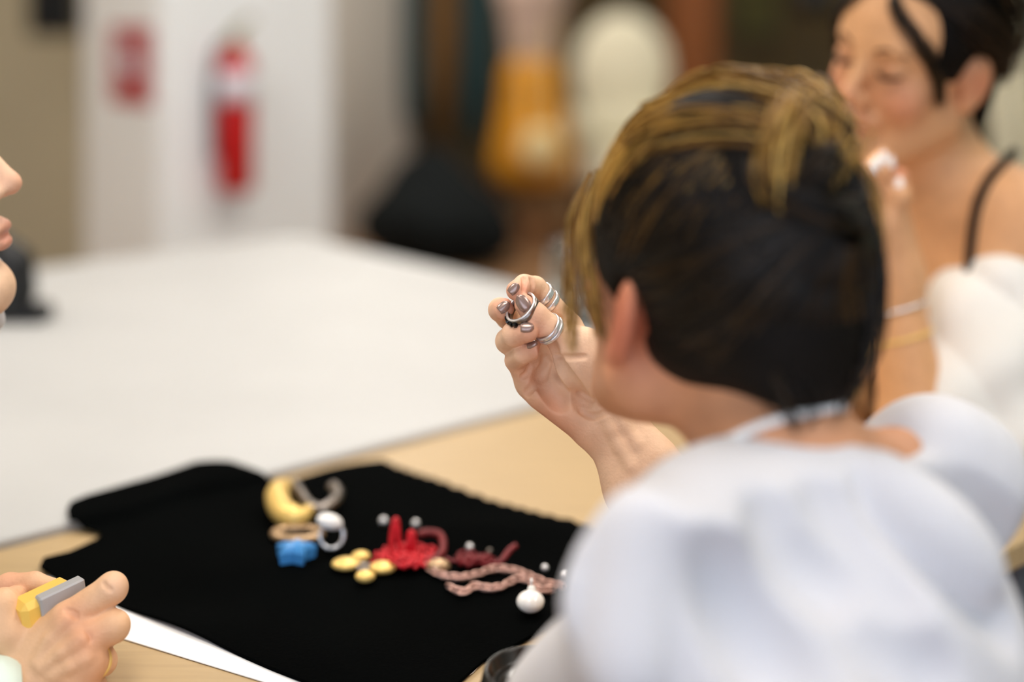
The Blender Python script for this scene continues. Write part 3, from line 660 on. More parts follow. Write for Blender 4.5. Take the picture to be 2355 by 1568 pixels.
def lower_body(root, hip, fwd, zt=.5, m=None, r=.085):
    f = nrm(fwd); sd = np.array((f[1], -f[0], 0)); S = SDF(.012); hip = np.array((hip[0], hip[1], zt))
    S.ell(hip+V3(0, 0, .04), (.17, .15, .13), k=.05)
    ft = []
    for q in (-1, 1):
        h = hip+sd*q*.085; k = h+f*.36+V3(0, 0, .0); a = k-f*.03+V3(0, 0, -k[2]+.09); ft.append(a)
        S.cone(h, k, r*.95, .06, k=.04).cone(k, a, .06, .042, k=.03)
    S.build(); mk('trousers', *S.mesh(), m or M['denim'], root)
    for a in ft:
        S = SDF(.01); S.cone(a+V3(0, 0, -.02), a+V3(0, 0, -.05), .042, .036, k=.02).cone(a-f*.02+V3(0, 0, -.055), a+f*.14+V3(0, 0, -.06), .035, .03, k=.03).build().cut(lambda x, y, z: .002-z+0*x+0*y)
        mk('shoe', *S.mesh(), M['shoe'], root)
def stool(hip, label):
    zt = .5-.095; x, y = hip[0], hip[1]; t = thing('stool', (x, y, 0), label, 'stool', 'stools at the tables')
    mk('seat', *lathe([(0, zt-.03), (.15, zt-.03), (.16, zt-.02), (.16, zt-.006), (.15, zt), (0, zt)], 28, c=(x, y, 0)), M['stool_wood'], t)
    for k in range(4): a = .785+k*1.571; mk('leg', *tube([(x+.16*math.cos(a), y+.16*math.sin(a), 0), (x+.1*math.cos(a), y+.1*math.sin(a), zt-.02)], [.014, .018]), M['stool_wood'], t)
    mk('footring', *tube([(x+.142*math.cos(a), y+.142*math.sin(a), .16) for a in np.linspace(0, 6.283, 24, endpoint=False)], .008, 8, closed=True), M['leg_metal'], t)

# ================================================================== woman in the white shirt, seen from behind
HC = at(1652, 640, .91); RH = rotz(math.radians(28))@rotx(math.radians(14))@roty(math.radians(2)); RHO = rotz(math.radians(28))@rotx(math.radians(-14))@roty(math.radians(2))   # head, and the pinned-up hair on it
w1 = thing('person', (HC[0]+.02, HC[1]-.08, 0), 'person in a white shirt seen from behind, brown hair up, holding up a ring', 'person')
FW = -VH                                                           # she faces the table
neckb = at(1812, 1085, .85)
shL, shR = V3(.072, .735, .945), V3(.275, .915, .955)
WR = at(1400, 965, 1.1); EL = V3(.178, 1.05, .790)
D = 1.1
def hp(px, py, dz=0.): return at(px, py, D+dz/1000.)
# --- raised right hand (fine) with forearm
S = SDF(.0008)
mm = .001
for a, b, ra, rb in (((1388, 945, 0), (1300, 772, 10), 12, 9.5), ((1382, 950, 2), (1270, 805, 16), 12, 10), ((1374, 962, 2), (1242, 850, 12), 12, 10), ((1366, 972, 0), (1216, 882, 6), 12.5, 9.5)):
    S.cone(hp(*a), hp(*b), ra*mm, rb*mm, k=.010)
S.cone(hp(1350, 980, -4), hp(1250, 905, -2), 13*mm, 12*mm, k=.012)          # hypothenar
S.cone(hp(1395, 905, -3), hp(1335, 815, -13), 14*mm, 17*mm, k=.012)         # thenar
S.cone(hp(1335, 815, -13), hp(1296, 780, -14), 16*mm, 12*mm, k=.010); S.ell(hp(1348, 832, -17), (.021, .014, .023), k=.012)
S.cone(hp(1405, 895, 6), hp(1310, 760, 10), 11*mm, 10*mm, k=.012)
# wrist and forearm
S.cone(hp(1384, 1000, 2), at(1452, 1132, 1.085), 13*mm, 16*mm, k=.016); S.cone(hp(1412, 918, 2), at(1506, 1075, 1.085), 13*mm, 17*mm, k=.016)
S.cone(hp(1398, 960, 4), at(1480, 1105, 1.09), 14*mm, 18*mm, k=.016)
S.cone(at(1452, 1132, 1.085), EL+V3(-.014, -.005, .006), 16*mm, 26*mm, k=.02); S.cone(at(1506, 1075, 1.085), EL+V3(.012, .005, .012), 17*mm, 27*mm, k=.02)
FING = dict(index=[(1302, 746, 12), (1230, 663, 9), (1206, 657, -6), (1187, 668, -17)], middle=[(1275, 796, 18), (1168, 728, 18), (1150, 712, 2), (1158, 710, -11)],
            ring=[(1245, 846, 14), (1168, 784, 2), (1182, 768, -20), (1214, 763, -31)], little=[(1217, 878, 8), (1186, 828, -2), (1202, 814, -18), (1239, 801, -25)])
FR = dict(index=(10, 9.4, 8.6, 7.6), middle=(10, 9.6, 9.0, 8.2), ring=(10, 9.6, 9.2, 7.8), little=(9, 8.4, 7.6, 6.4))
for k, P in FING.items():
    P = [hp(*p) for p in P]; R_ = [r*mm for r in FR[k]]
    S.cone(P[0], P[0]+(P[1]-P[0])*.45, R_[0], R_[0]*.98, k=.008)
    for i in range(3): S.cone(P[i], P[i+1], R_[i], R_[i+1], k=.0016)
TH = [hp(1335, 815, -13), hp(1302, 793, -16), hp(1258, 752, -22), hp(1206, 700, -23)]
S.path(TH, [15*mm, 12.2*mm, 10.2*mm, 7.6*mm], k=.003); S.ell(hp(1232, 726, -25), (.0085, .0085, .0085), k=.006)
S.build(hi=np.maximum(S.hi, 0)*0+S.hi)
def crease(pts, r=.0007, k=.0016, f=.35):
    P = []
    for p in spl(np.array([(x, y, 0.) for x, y in pts]), 9*len(pts)):
        q, n = S.hit(p[0], p[1])
        if q is not None: P.append(q+n*r*f)
    for i in range(len(P)-1):
        if np.linalg.norm(P[i+1]-P[i]) < .006: S.cone(P[i], P[i+1], r, r, k, sub=True)
crease([(1258, 790), (1272, 820), (1296, 858), (1322, 893), (1342, 922)], .0034, .007, .6)
crease([(1210, 905), (1232, 880), (1248, 850), (1254, 822)], .0018, .003, .3); crease([(1200, 868), (1212, 858), (1217, 842)], .0014, .002); crease([(1240, 872), (1258, 848), (1264, 832)], .0014, .002)
crease([(1222, 640), (1226, 655), (1222, 672)], .0013, .002); crease([(1204, 638), (1206, 652), (1205, 668)], .0012, .002); crease([(1286, 732), (1294, 745), (1284, 758)], .0016, .003)
def tendon(pts, r=.0032, k=.006):
    P = [S.hit(x, y) for x, y in pts]; P = [q_-n_*(r-.0011) for q_, n_ in P if q_ is not None]
    for i in range(len(P)-1): S.cone(P[i], P[i+1], r, r, k)
tendon([(1388, 955), (1405, 985), (1425, 1025), (1448, 1070)]); tendon([(1412, 935), (1438, 975), (1465, 1020)], .0028)
crease([(1248, 870), (1265, 900), (1290, 930)], .0030, .008, .75); crease([(1332, 902), (1362, 918), (1398, 908)], .0012, .003, .55); crease([(1335, 945), (1362, 958), (1392, 950)], .0012, .003, .6); crease([(1280, 818), (1312, 822), (1346, 820)], .0010, .0025, .5)
V, F = S.mesh(2)
pk = sr(226, 138, 112)
bl = [(hp(*FING[k][3]), .012, pk, .6) for k in FING]+[(TH[3], .014, pk, .45), (hp(1250, 950, -8), .02, sr(214, 132, 100), .55), (hp(1300, 990, -8), .02, sr(206, 128, 98), .5), (hp(1340, 810, -28), .03, sr(238, 200, 170), .5), (hp(1200, 860, -10), .018, sr(216, 146, 112), .5)]
hand_col = tint(V, SK, bl); HV, HF = V, F; SH = S
# --- head, neck, arms (coarser), continuous under the shirt
S = SDF(.0032); TW1 = head(S, HC, RH, .965, neck=neckb, nr=.044, n0=(.006, -.040, -.070), nk=.014)
S.cone(neckb, neckb+V3(.01, .02, -.07), .046, .05, k=.02); S.cone(neckb+V3(.01, 0, -.025), at(2060, 1080, .88), .036, .026, k=.03)
ch = (shL+shR)/2+V3(.0, .0, -.02)
ch = ch+FW*.03
S.cone(ch+V3(0, 0, -.05), ch+V3(.0, 0, -.3), .055, .06, k=.02).cone(ch+V3(0, 0, -.03), shL+V3(0.01, 0.01, -.015), .03, .018, k=.02).cone(ch+V3(0, 0, -.03), shR+V3(0, 0, -.01), .035, .030, k=.02)
S.path([shR+V3(0, 0, -.01), EL+V3(.005, 0, .01)], [.030, .030], k=.01)
elL = V3(.040, .895, .800); S.path([shL+V3(0.01, 0.01, -.015), elL+V3(0, 0, -.004)], [.018, .024], k=.01)
wl = V3(.12, 1.07, .775); S.path([elL, wl], [.030, .022], k=.015)
# relaxed left hand on the table, hidden by the sleeve from here
S.cone(wl, wl+V3(.045, .03, 0), .020, .018, k=.015)
for k in range(4): b = wl+V3(.05-.006*k, .02+.013*k, 0); S.path([b, b+V3(.035, .02, -.002), b+V3(.055, .03, -.008)], [.009, .008, .007], k=.004)
S.path([wl+V3(.02, .005, 0), wl+V3(.04, -.008, 0), wl+V3(.062, -.004, -.004)], [.012, .010, .008], k=.006)
S.build(); SB1 = S; V, F = S.mesh(2); c_ = tint(V, SK_SHADE, face_tint(TW1)+[(TW1(-.082, -.01, -.02), .035, sr(204, 108, 80), .7)])
body = mk('body', np.vstack([V, HV]), np.vstack([F, HF+len(V)]), M['skin'], w1, col=np.vstack([c_, hand_col]))
# nails: placed where the photograph shows them on the fingertips
for (x, y, tx, ty, L_, W_) in ((1181, 664, .6, -.7, 9.5, 7.2), (1158, 706, .62, -.55, 10, 7.8), (1203, 697, -.6, -.8, 13, 10), (1211, 751, .97, .05, 10, 8.6), (1223, 791, .97, .05, 8.5, 6.6)):
    p, n = SH.hit(x, y)
    if p is not None: nail(p, n, V3(tx, 0, -ty), L_*mm, W_*mm, M['nail'], body)
# hair
RHT = RH.T
def hairline(cos_, sin_): pass
S = SDF(.0035); E = lambda p, r, k=.01, sub=False, RR=None: S.ell(HC+RH@np.array(p), r, RH if RR is None else RH@RR, k, sub)
C0h = np.array((0, -.012, .022)); RAD = np.array((.079, .094, .090))
EO = lambda p, r, k=.01: S.ell(HC+RHO@np.array(p), r, RHO, k)
EO(C0h, RAD); E(C0h, RAD*.985); EO((.0, -.082, .056), (.044, .030, .040), .02); EO((.002, -.074, -.040), (.040, .026, .042), .03); EO((-.012, -.05, .094), (.045, .035, .02), .02)
E((0, .105, -.045), (.085, .085, .105), .01, True); E((-.085, .030, -.068), (.05, .062, .058), .008, True); E((.085, .030, -.068), (.05, .062, .058), .008, True)
EO_ = lambda p, r, k=.01: S.ell(HC+RHO@np.array(p), r, RHO, k, True)
E((0, -.040, -.124), (.10, .088, .056), .012, True); EO_((-.075, -.02, -.100), (.045, .05, .045))
E((.078, -.012, -.022), (.02, .016, .026), .006, True); E((-.08, -.010, -.026), (.022, .018, .034), .006, True)
S.build(); mk('hair', *S.mesh(1), M['hair_base'], w1)
hair1 = bpy.data.objects['hair']
bun = nrm((.02, -.80, .52)); t1 = nrm(np.cross(bun, (1, 0, 0))); t2 = np.cross(bun, t1)
if t1[2] < 0: t1 = -t1
t2 = np.cross(t1, bun)
def surf(dirs): dirs = dirs/np.linalg.norm(dirs, axis=-1, keepdims=True); return C0h+dirs/np.sqrt(((dirs/RAD)**2).sum(-1, keepdims=True))
def sweep(n, lo, hi, mat_, name, off=(.0, .006), ph0=0, ph1=6.283, r=.0007, Rq=None):
    ph = RNG.uniform(ph0, ph1, n); th1 = []; 
    for p in ph:
        f = (1+math.cos(p))/2                                      # 1 towards the forehead, 0 towards the nape
        th1.append(math.radians(72+50*f**1.3+(6 if abs(math.sin(p)) > .8 else 0)))
    th1 = np.array(th1)*RNG.uniform(lo, hi, n); M_ = 16; q = np.linspace(0, 1, M_)
    th = th1[:, None]*(1-q)+math.radians(8)*q; pp_ = ph[:, None]+.35*q**2+.10*np.sin(q*5+RNG.uniform(0, 6.28, (n, 1)))*RNG.uniform(.2, 1, (n, 1))
    d_ = (np.cos(th)[..., None]*bun+np.sin(th)[..., None]*(np.cos(pp_)[..., None]*t1+np.sin(pp_)[..., None]*t2))
    P = surf(d_); o = RNG.uniform(off[0], off[1], (n, 1, 1))*(0.3+np.sin(q*math.pi*.9)[None, :, None])+.010*np.clip(q-.75, 0, 1)[None, :, None]*4
    P = P+nrm_rows(P-C0h)*o; P = HC+P@(RHO if Rq is None else Rq).T
    V, F = strands(P, r); return mk(name, V, F, M[mat_], w1)
def nrm_rows(a): return a/(np.linalg.norm(a, axis=-1, keepdims=True)+1e-12)
sweep(2200, .75, 1.0, 'hair_dark', 'hair_strands', (.0, .006), r=.0006); sweep(1400, .25, .85, 'hair_dark', 'hair_strands', (.0, .004), r=.0006); sweep(260, .4, .9, 'hair_gold', 'hair_dyed_and_lit', (.001, .006), -2.2, 1.6, .0006); sweep(900, .70, 1.02, 'hair_dark', 'hair_strands', (.0, .004), 1.6, 4.7, .0007, RH); sweep(560, .30, 1.0, 'hair_gold', 'hair_dyed_and_lit', (.003, .010), -1.2, .8, .0010)  # golden batches: dyed streaks, with light from above put into the strand colour
def locks(ctrl, n, spread, mat_, name, r=.0008, M_=20, wob=.004, parent=None, Rm=None, Cm=None):
    Rm = RHO if Rm is None else Rm; Cm = HC if Cm is None else Cm
    B_ = spl(np.array(ctrl, float), M_); out = []
    for k in range(n):
        o = np.clip(RNG.normal(0, 1, 3), -1.7, 1.7)*spread; a = RNG.uniform(0, 6.28); q = np.linspace(0, 1, M_)[:, None]
        sp = np.clip(q*3, .25, 1)*np.clip((1-q)*4, .5, 1)
        out.append(B_+o*sp+wob*np.sin(q*7+a)*np.clip(RNG.normal(0, 1, 3), -1.5, 1.5)*q)
    V, F = strands(Cm+np.array(out)@Rm.T, r); return mk(name, V, F, M[mat_], parent or w1)
# twisted bun, in crossing hanks
bc = np.array((-.002, -.084, .054))
for k, (a0, a1, rr, ti, mt) in enumerate(((0, 4.6, .036, .3, 'hair_gold'), (1.2, 5.6, .030, -.4, 'hair_dark'), (2.6, 7.2, .038, .1, 'hair_dark'), (3.9, 8.0, .024, .5, 'hair_gold'), (5.2, 9.2, .030, -.2, 'hair_dark'))):
    RB = rotx(-.5+ti)@rotz(ti); cc = [bc+RB@np.array((rr*math.cos(a), -.018+.010*math.sin(2*a+k), rr*1.05*math.sin(a))) for a in np.linspace(a0, a1, 7)]
    locks(cc, 110, .0055, mt, 'hair_bun', .0008)
locks([(-.04, .0, .110), (-.02, -.05, .112), (.0, -.085, .098), (.01, -.108, .075), (.0, -.112, .048)], 130, .010, 'hair_gold', 'hair_bun', .0009)
locks([(.03, .0, .106), (.03, -.05, .106), (.028, -.08, .090), (.022, -.104, .062)], 110, .010, 'hair_gold', 'hair_bun', .0009)
locks([(-.062, .03, .066), (-.058, -.03, .085), (-.03, -.085, .082), (.0, -.108, .062)], 90, .008, 'hair_gold', 'hair_bun', .0008)
# loose hanks falling from the bun at the right, and the fringe in front of the ear
locks([(.02, -.104, .065), (.030, -.102, .025), (.032, -.092, -.03), (.022, -.080, -.060), (.018, -.075, -.078)], 150, .007, 'hair_dark', 'loose_hair', .0008, wob=.006)
locks([(.020, -.098, .085), (.046, -.088, .05), (.050, -.080, .0), (.044, -.070, -.045), (.038, -.064, -.08)], 90, .006, 'hair_gold', 'loose_hair', .0006, wob=.006)
locks([(.026, -.100, .070), (.036, -.090, .03), (.038, -.078, -.02), (.036, -.068, -.055), (.032, -.062, -.078)], 80, .005, 'hair_gold', 'loose_hair', .0007, wob=.005)
locks([(-.045, .072, .078), (-.062, .070, .050), (-.070, .068, .010), (-.075, .064, -.02), (-.078, .058, -.038)], 26, .0028, 'hair_gold', 'loose_hair', .00045, wob=.003)
locks([(-.055, .045, .076), (-.068, .046, .04), (-.070, .043, .00), (-.068, .038, -.03)], 40, .0032, 'hair_gold', 'loose_hair', .0005, wob=.003)
locks([(-.03, -.086, -.05), (-.015, -.080, -.07), (-.005, -.074, -.088)], 50, .008, 'hair_dark', 'loose_hair', .0006, wob=.001)
# shirt
S = SDF(.0042)
up = (shL+shR)/2
S.cone(at(1640, 1240, .80), at(1940, 1220, .85), .046, .046, k=.02)
S.ell(up+VH*.025+V3(0, 0, -.115), (.140, .092, .15), RT, k=.03)
S.cone(up+V3(0, 0, -.2)+VH*.02, up+VH*.05+V3(0, 0, -.46), .115, .14, k=.05).cone(up+UH*.05+V3(0, 0, -.2)+VH*.02, up+UH*.05+VH*.05+V3(0, 0, -.46), .105, .13, k=.05).cone(up-UH*.04+V3(0, 0, -.2)+VH*.02, up-UH*.04+VH*.05+V3(0, 0, -.46), .10, .13, k=.05)
S.cone(up+V3(0, 0, -.02), shL, .04, .035, k=.06).cone(shL, elL+V3(.0, 0, .012), .038, .044, k=.05)
S.cone(up+V3(.05, .05, -.02), shR, .04, .041, k=.05).cone(shR, shR+(EL-shR)*.72, .045, .050, k=.03)
S.cone(at(2165, 1025, .90), shR+V3(.012, 0, .0), .024, .042, k=.02)
S.cone(at(1720, 1165, .83), at(1900, 1135, .85), .034, .032, k=.03)
S.build()
S.ell(at(1990, 945, .86), (.030, .034, .040), k=.02, sub=True)
fd = nrm(V3(.62, .1, .75)); fe = nrm(np.cross(fd, (0, 1, 0)))
def folds(x, y, z):
    a = x*fd[0]+y*fd[1]+z*fd[2]; b = x*.75+y*.2-z*.6
    rid = lambda t: 1-np.abs(np.sin(t))**.7
    return .0065*(rid(a*24+1.3*np.sin(b*6)+.5)-.45)*(.5+.5*np.sin(b*8+a*5+.8))+.0028*(rid(a*52+1.6*np.sin(b*8)+1.1*np.sin(y*21))-.4)*(.5+.5*np.sin(b*11-a*6))+.0030*np.sin(a*19+b*7+1.0)
S.disp(folds)
def fold(pts, r=.012, depth=.006, k=.02, ridge=False):
    P = []
    for q_ in spl(np.array([(x, y, 0.) for x, y in pts]), 10*len(pts)):
        h, n = S.hit(q_[0], q_[1])
        if h is not None: P.append(h+n*((r-depth) if not ridge else (depth-r)))
    m = len(P)
    for i in range(m-1):
        t_ = math.sin(math.pi*(i+.5)/m)**.5; rr = r*(.35+.65*t_); S.cone(P[i], P[i+1], rr, rr, k, sub=not ridge)
fold([(2020, 1120), (2095, 1190), (2200, 1300), (2320, 1440)], .012, .0045); fold([(2110, 1100), (2170, 1130), (2250, 1180), (2330, 1260)], .012, .0035)
fold([(1830, 1320), (1950, 1420), (2070, 1510), (2160, 1567)], .012, .004); fold([(1690, 1290), (1790, 1420), (1880, 1560)], .014, .005); fold([(1610, 1280), (1690, 1420), (1770, 1565)], .012, .0045)
fold([(1900, 1150), (1990, 1260), (2080, 1380)], .010, .0035); fold([(1780, 1180), (1850, 1270), (1930, 1350)], .010, .004)
fold([(1500, 1290), (1515, 1400), (1540, 1567)], .030, .011, .03); fold([(1440, 1180), (1400, 1330), (1370, 1560)], .010, .0035)
fold([(1470, 1190), (1440, 1380), (1430, 1560)], .012, .005, ridge=True); fold([(2030, 1110), (2140, 1220), (2250, 1330)], .012, .005, ridge=True)
mk('shirt', *S.mesh(2), M['shirt'], w1)
hipc = up+VH*.06; lower_body(w1, hipc, FW); stool(hipc, 'round wooden stool under the woman in the white shirt')
# pearl necklace
mb = thing('pearl_necklace', at(1830, 960, .80), 'pearl necklace round the neck of the woman in white', 'necklace')
NP = []
for q_ in spl(np.array([(1690, 1012, 0.), (1745, 988, 0), (1800, 970, 0), (1850, 958, 0), (1900, 947, 0), (1945, 936, 0), (1968, 934, 0)]), 24):
    h, n = SB1.hit(q_[0], q_[1])
    if h is not None: NP.append(h+n*.0032)
for k, p in enumerate(NP): mk('pearl', *ball(p, .0029 if k < 17 else .0042, 14, 10), M['white_gem'], mb)
# rings on the raised hand
def seg(k, i, f): a, b = hp(*FING[k][i]), hp(*FING[k][i+1]); return a+(b-a)*f, b-a
p, ax = seg('index', 0, .80); band('finger_ring', p, ax+V3(0, -.012, 0), .0098, .0015, .0052, M['silver'], 'broad sparkling silver ring on the raised index finger, nearer the fingertip')
p, ax = seg('index', 0, .62); band('finger_ring', p, ax+V3(0, -.012, 0), .0100, .0015, .0042, M['silver'], 'narrow silver ring on the raised index finger, nearer the palm')
p = TH[2]+(TH[1]-TH[2])*.02; band('finger_ring', p, TH[2]-TH[1]+V3(0, -.004, 0), .0106, .0015, .0036, M['silver'], 'plain silver ring around the base of the raised thumb, upper of two')
p = TH[2]+(TH[1]-TH[2])*.17; band('finger_ring', p, TH[2]-TH[1]+V3(0, -.004, 0), .0108, .0015, .0028, M['silver'], 'thin silver ring around the base of the raised thumb, lower of two')
p, ax = seg('ring', 0, .72); band('finger_ring', p, ax, .0102, .0013, .0030, M['gold'], 'gold ring peeking out at the left edge of the raised hand')
hc = hp(1203, 712, -22); ra = nrm(V3(-.58, -.42, .70)); t = thing('held_ring', hc, 'wide silver ring with black stones held on the thumb tip', 'ring')
mk('band', *lathe([(.0118, -.0032), (.0134, -.0032), (.0138, 0), (.0134, .0032), (.0118, .0032)], 48, frame(ra), hc, closed=True), M['dark_silver'], t)
mk('rim', *lathe([(.0117, .0030), (.0136, .0030), (.0136, .0040), (.0117, .0040)], 48, frame(ra), hc, closed=True), M['silver'], t)
fx = frame(ra); ld = nrm(V3(-.8, -.1, -.6)-np.dot(V3(-.8, -.1, -.6), ra)*ra); l2 = np.cross(ra, ld)
for k in range(-2, 3):
    a = k*.33; q = hc+(ld*math.cos(a)+l2*math.sin(a))*.0142; mk('black_stone', *boxg(q, (.0036, .0034, .005), np.array((ld*math.cos(a)+l2*math.sin(a), np.cross(ra, ld*math.cos(a)+l2*math.sin(a)), ra)).T, bev=.0006), M['black_gem'], t, smooth=False)
# ================================================================== woman at the right with hand to her mouth
dW = 1.60; HC2 = at(2105, 108, dW); f2 = nrm(V3(-.80, -.58, -.17))
ux = nrm(np.cross(f2, (0, 0, 1))); R2 = np.array((ux, f2, np.cross(ux, f2))).T@roty(math.radians(-16))
w2 = thing('person', (HC2[0]+.16, HC2[1]+.12, 0), 'person in a black strappy top with one hand at the mouth', 'person')
S = SDF(.0026); nb2 = at(2190, 470, dW+.06)
T2 = head(S, HC2, R2, 1.0, neck=nb2, nr=.048)
sL2 = at(2335, 505, dW+.0); sR2 = sL2+V3(-.28, .24, .02)*0+V3(-.20, .22, -.01)
chb = at(2200, 700, dW+.10)
S.cone(nb2, chb, .06, .095, k=.05).cone(nb2+V3(.01, 0, -.04), sL2, .045, .050, k=.05).cone(nb2+V3(0, .03, -.04), sR2, .045, .048, k=.05).cone(chb, chb+V3(.05, .05, -.3), .10, .11, k=.05)
eL2 = at(2135, 1135, 1.47); wL2 = at(2052, 640, 1.50)
S.path([sL2, eL2+V3(.03, .05, .02)], [.050, .040], k=.03).path([eL2+V3(.02, .02, .02), eL2+(wL2-eL2)*.3, wL2], [.040, .038, .026], k=.02)
# hand: palm, curled fingers touching the lips, thumb to the side
pm = at(2020, 520, 1.49); S.cone(wL2, pm, .024, .026, k=.02).cone(wL2+V3(.01, 0, 0), at(2040, 470, 1.50), .022, .020, k=.02)
for k, (x0, y0, x1, y1, x2, y2) in enumerate(((1985, 470, 1970, 410, 1995, 385), (2000, 455, 1990, 395, 2012, 368), (2018, 445, 2012, 385, 2030, 358), (2032, 445, 2030, 395, 2046, 372))):
    S.path([at(x0, y0, 1.485), at(x1, y1, 1.475), at(x2, y2, 1.480)], [.0105, .0095, .0080], k=.004)
S.path([at(2045, 500, 1.48), at(2068, 450, 1.475), at(2070, 405, 1.485)], [.013, .011, .0088], k=.008)
eR2 = at(1960, 1000, 1.72); S.path([sR2, eR2, at(1900, 905, 1.60)], [.045, .036, .025], k=.02)
S.cone(at(1900, 905, 1.60), at(1860, 915, 1.56), .024, .02, k=.02)
pr_ = at(1862, 918, 1.56); fd_ = nrm(V3(-.80, -.55, -.12)); fs_ = nrm(V3(.56, -.80, -.1)); S.cone(pr_-fs_*.022+fd_*-.01, pr_+fs_*.022+fd_*-.01, .013, .013, k=.015)
for k in range(4): b = pr_+fs_*(-.027+.018*k); S.path([b, b+fd_*.036, b+fd_*.056+V3(0, 0, -.008), b+fd_*.068+V3(0, 0, -.018)], [.0088, .0082, .0076, .0066], k=.0015)
S.path([pr_+fs_*.02-fd_*.03, pr_+fs_*.045, pr_+fs_*.05+fd_*.025], [.012, .0095, .008], k=.005)
S.build(); V, F = S.mesh(2)
S2 = S
body2 = mk('body', V, F, M['skin'], w2, col=tint(V, sr(226, 168, 118), face_tint(T2, 1.0, .6)+[(at(2070, 380, 1.48), .018, sr(214, 110, 90), .6), (pm, .05, sr(222, 166, 128), .5)]))
for (x, y) in ((2004, 390), (2018, 374), (2034, 362), (2050, 374)):
    p, n = S.hit(x, y)
    if p is not None: nail(p, n, V3(.3, 0, 1), .013, .010, M['pearl_nail'], body2)
p, n = S.hit(2068, 420)
if p is not None: nail(p, n, V3(.1, 0, 1), .014, .011, M['pearl_nail'], body2)
# brows, lashes
for q in (-1, 1):
    mk('eyebrow', *tube(spl([T2(q*.013, .091, .017), T2(q*.03, .089, .024), T2(q*.048, .076, .018)], 12), [.001]+[.0026]*10+[.001], 6), M['brow'], w2)
    mk('eyelashes', *tube(spl([T2(q*.017, .086, -.006), T2(q*.031, .0895, -.009), T2(q*.046, .080, -.005)], 12), [.0008]+[.0022]*10+[.001], 6), M['lash'], w2)
# hair: parted, fringe strands, swept back behind the ear
S = SDF(.004); E = lambda p, r, k=.01, sub=False: S.ell(HC2+R2@np.array(p), r, R2, k, sub)
E((0, -.010, .024), (.081, .094, .088)); E((.0, -.078, -.03), (.056, .034, .06), .03); E((.0, -.08, -.10), (.045, .035, .06), .04)
E((0, .10, -.035), (.083, .075, .098), .012, True); E((.088, .02, -.06), (.035, .045, .05), .008, True); E((-.088, .02, -.06), (.035, .045, .05), .008, True)
E((.08, -.008, -.02), (.02, .02, .034), .006, True); E((-.08, -.008, -.02), (.02, .02, .034), .006, True)
S.build(); mk('hair', *S.mesh(1), M['hair_base'], w2)
L2 = lambda c, n, s, m, name, **k: locks(c, n, s, m, name, parent=w2, Rm=R2, Cm=HC2, **k)
L2([(-.002, .048, .096), (-.024, .080, .074), (-.054, .070, .036), (-.068, .05, .0), (-.071, .044, -.035)], 60, .0035, 'hair_dark', 'fringe', r=.0006)
L2([(.002, .048, .096), (.024, .080, .074), (.054, .070, .036), (.066, .052, .0), (.068, .045, -.03)], 50, .0035, 'hair_dark', 'fringe', r=.0006)
for q in (-1, 1):
    L2([(q*.01, .07, .095), (q*.06, .03, .07), (q*.085, -.02, .03), (q*.06, -.075, -.02), (q*.02, -.105, -.05)], 160, .010, 'hair_dark', 'hair_strands')
    L2([(q*.01, .03, .118), (q*.05, -.02, .10), (q*.07, -.06, .05), (q*.04, -.10, -.01), (q*.0, -.11, -.06)], 160, .012, 'hair_dark', 'hair_strands')
L2([(.03, -.10, -.02), (.045, -.10, -.08), (.04, -.095, -.13), (.05, -.08, -.19)], 160, .012, 'hair_dark', 'hair_tail'); L2([(-.01, -.11, -.02), (.0, -.11, -.08), (.0, -.10, -.14), (.01, -.09, -.2)], 120, .012, 'hair_dark', 'hair_tail')
# black top with straps
S = SDF(.0045); S.cone(chb+V3(0, 0, -.05), chb+V3(.05, .05, -.32), .108, .125, k=.04).build().cut(lambda x, y, z: z-.975+0*x+0*y)
top2 = mk('top', *S.mesh(), M['black_top'], w2)
def hug(pxs, lift, field):
    P = []
    for x, y in pxs:
        p, n = field.hit(x, y)
        if p is not None: P.append(p+n*lift)
    return P
SB = SDF(.0045); SB.cone(nb2, chb, .06, .095, k=.05).cone(nb2+V3(.01, 0, -.04), sL2, .045, .050, k=.05).cone(nb2+V3(0, .03, -.04), sR2, .045, .048, k=.05).cone(chb, chb+V3(.05, .05, -.3), .10, .11, k=.05).build()
P = hug([(2325, 365), (2300, 385), (2275, 415), (2255, 455), (2243, 500), (2236, 550), (2231, 600), (2228, 650), (2226, 700)], .0015, S2)
mk('strap', *tube(spl([P[0]+V3(.03, .04, .012)]+P, 40), .0058, 8), M['black_top'], top2)
# white shirt slipped off her shoulder and gathered round the raised arm
S = SDF(.0048)
S.cone(at(2300, 720, 1.56), at(2210, 900, 1.52), .062, .066, k=.04).cone(at(2360, 760, 1.60), at(2300, 1000, 1.52), .07, .07, k=.05).cone(at(2210, 900, 1.52), at(2180, 1060, 1.48), .055, .060, k=.04).cone(at(2240, 690, 1.60), at(2400, 690, 1.66), .030, .045, k=.05).cone(at(2400, 690, 1.66), at(2480, 900, 1.76), .06, .08, k=.05)
S.build().disp(lambda x, y, z: .009*(1-np.abs(np.sin((x*.7+z*.7)*38+1.5*np.sin(z*12)))**.7-.4)+.004*np.sin((z-x*.5)*60+y*20)); mk('overshirt', *S.mesh(2), M['linen'], w2)
hip2 = chb+V3(.12, .10, 0); lower_body(w2, hip2, -UH); stool(hip2, 'round wooden stool under the woman in the black top')
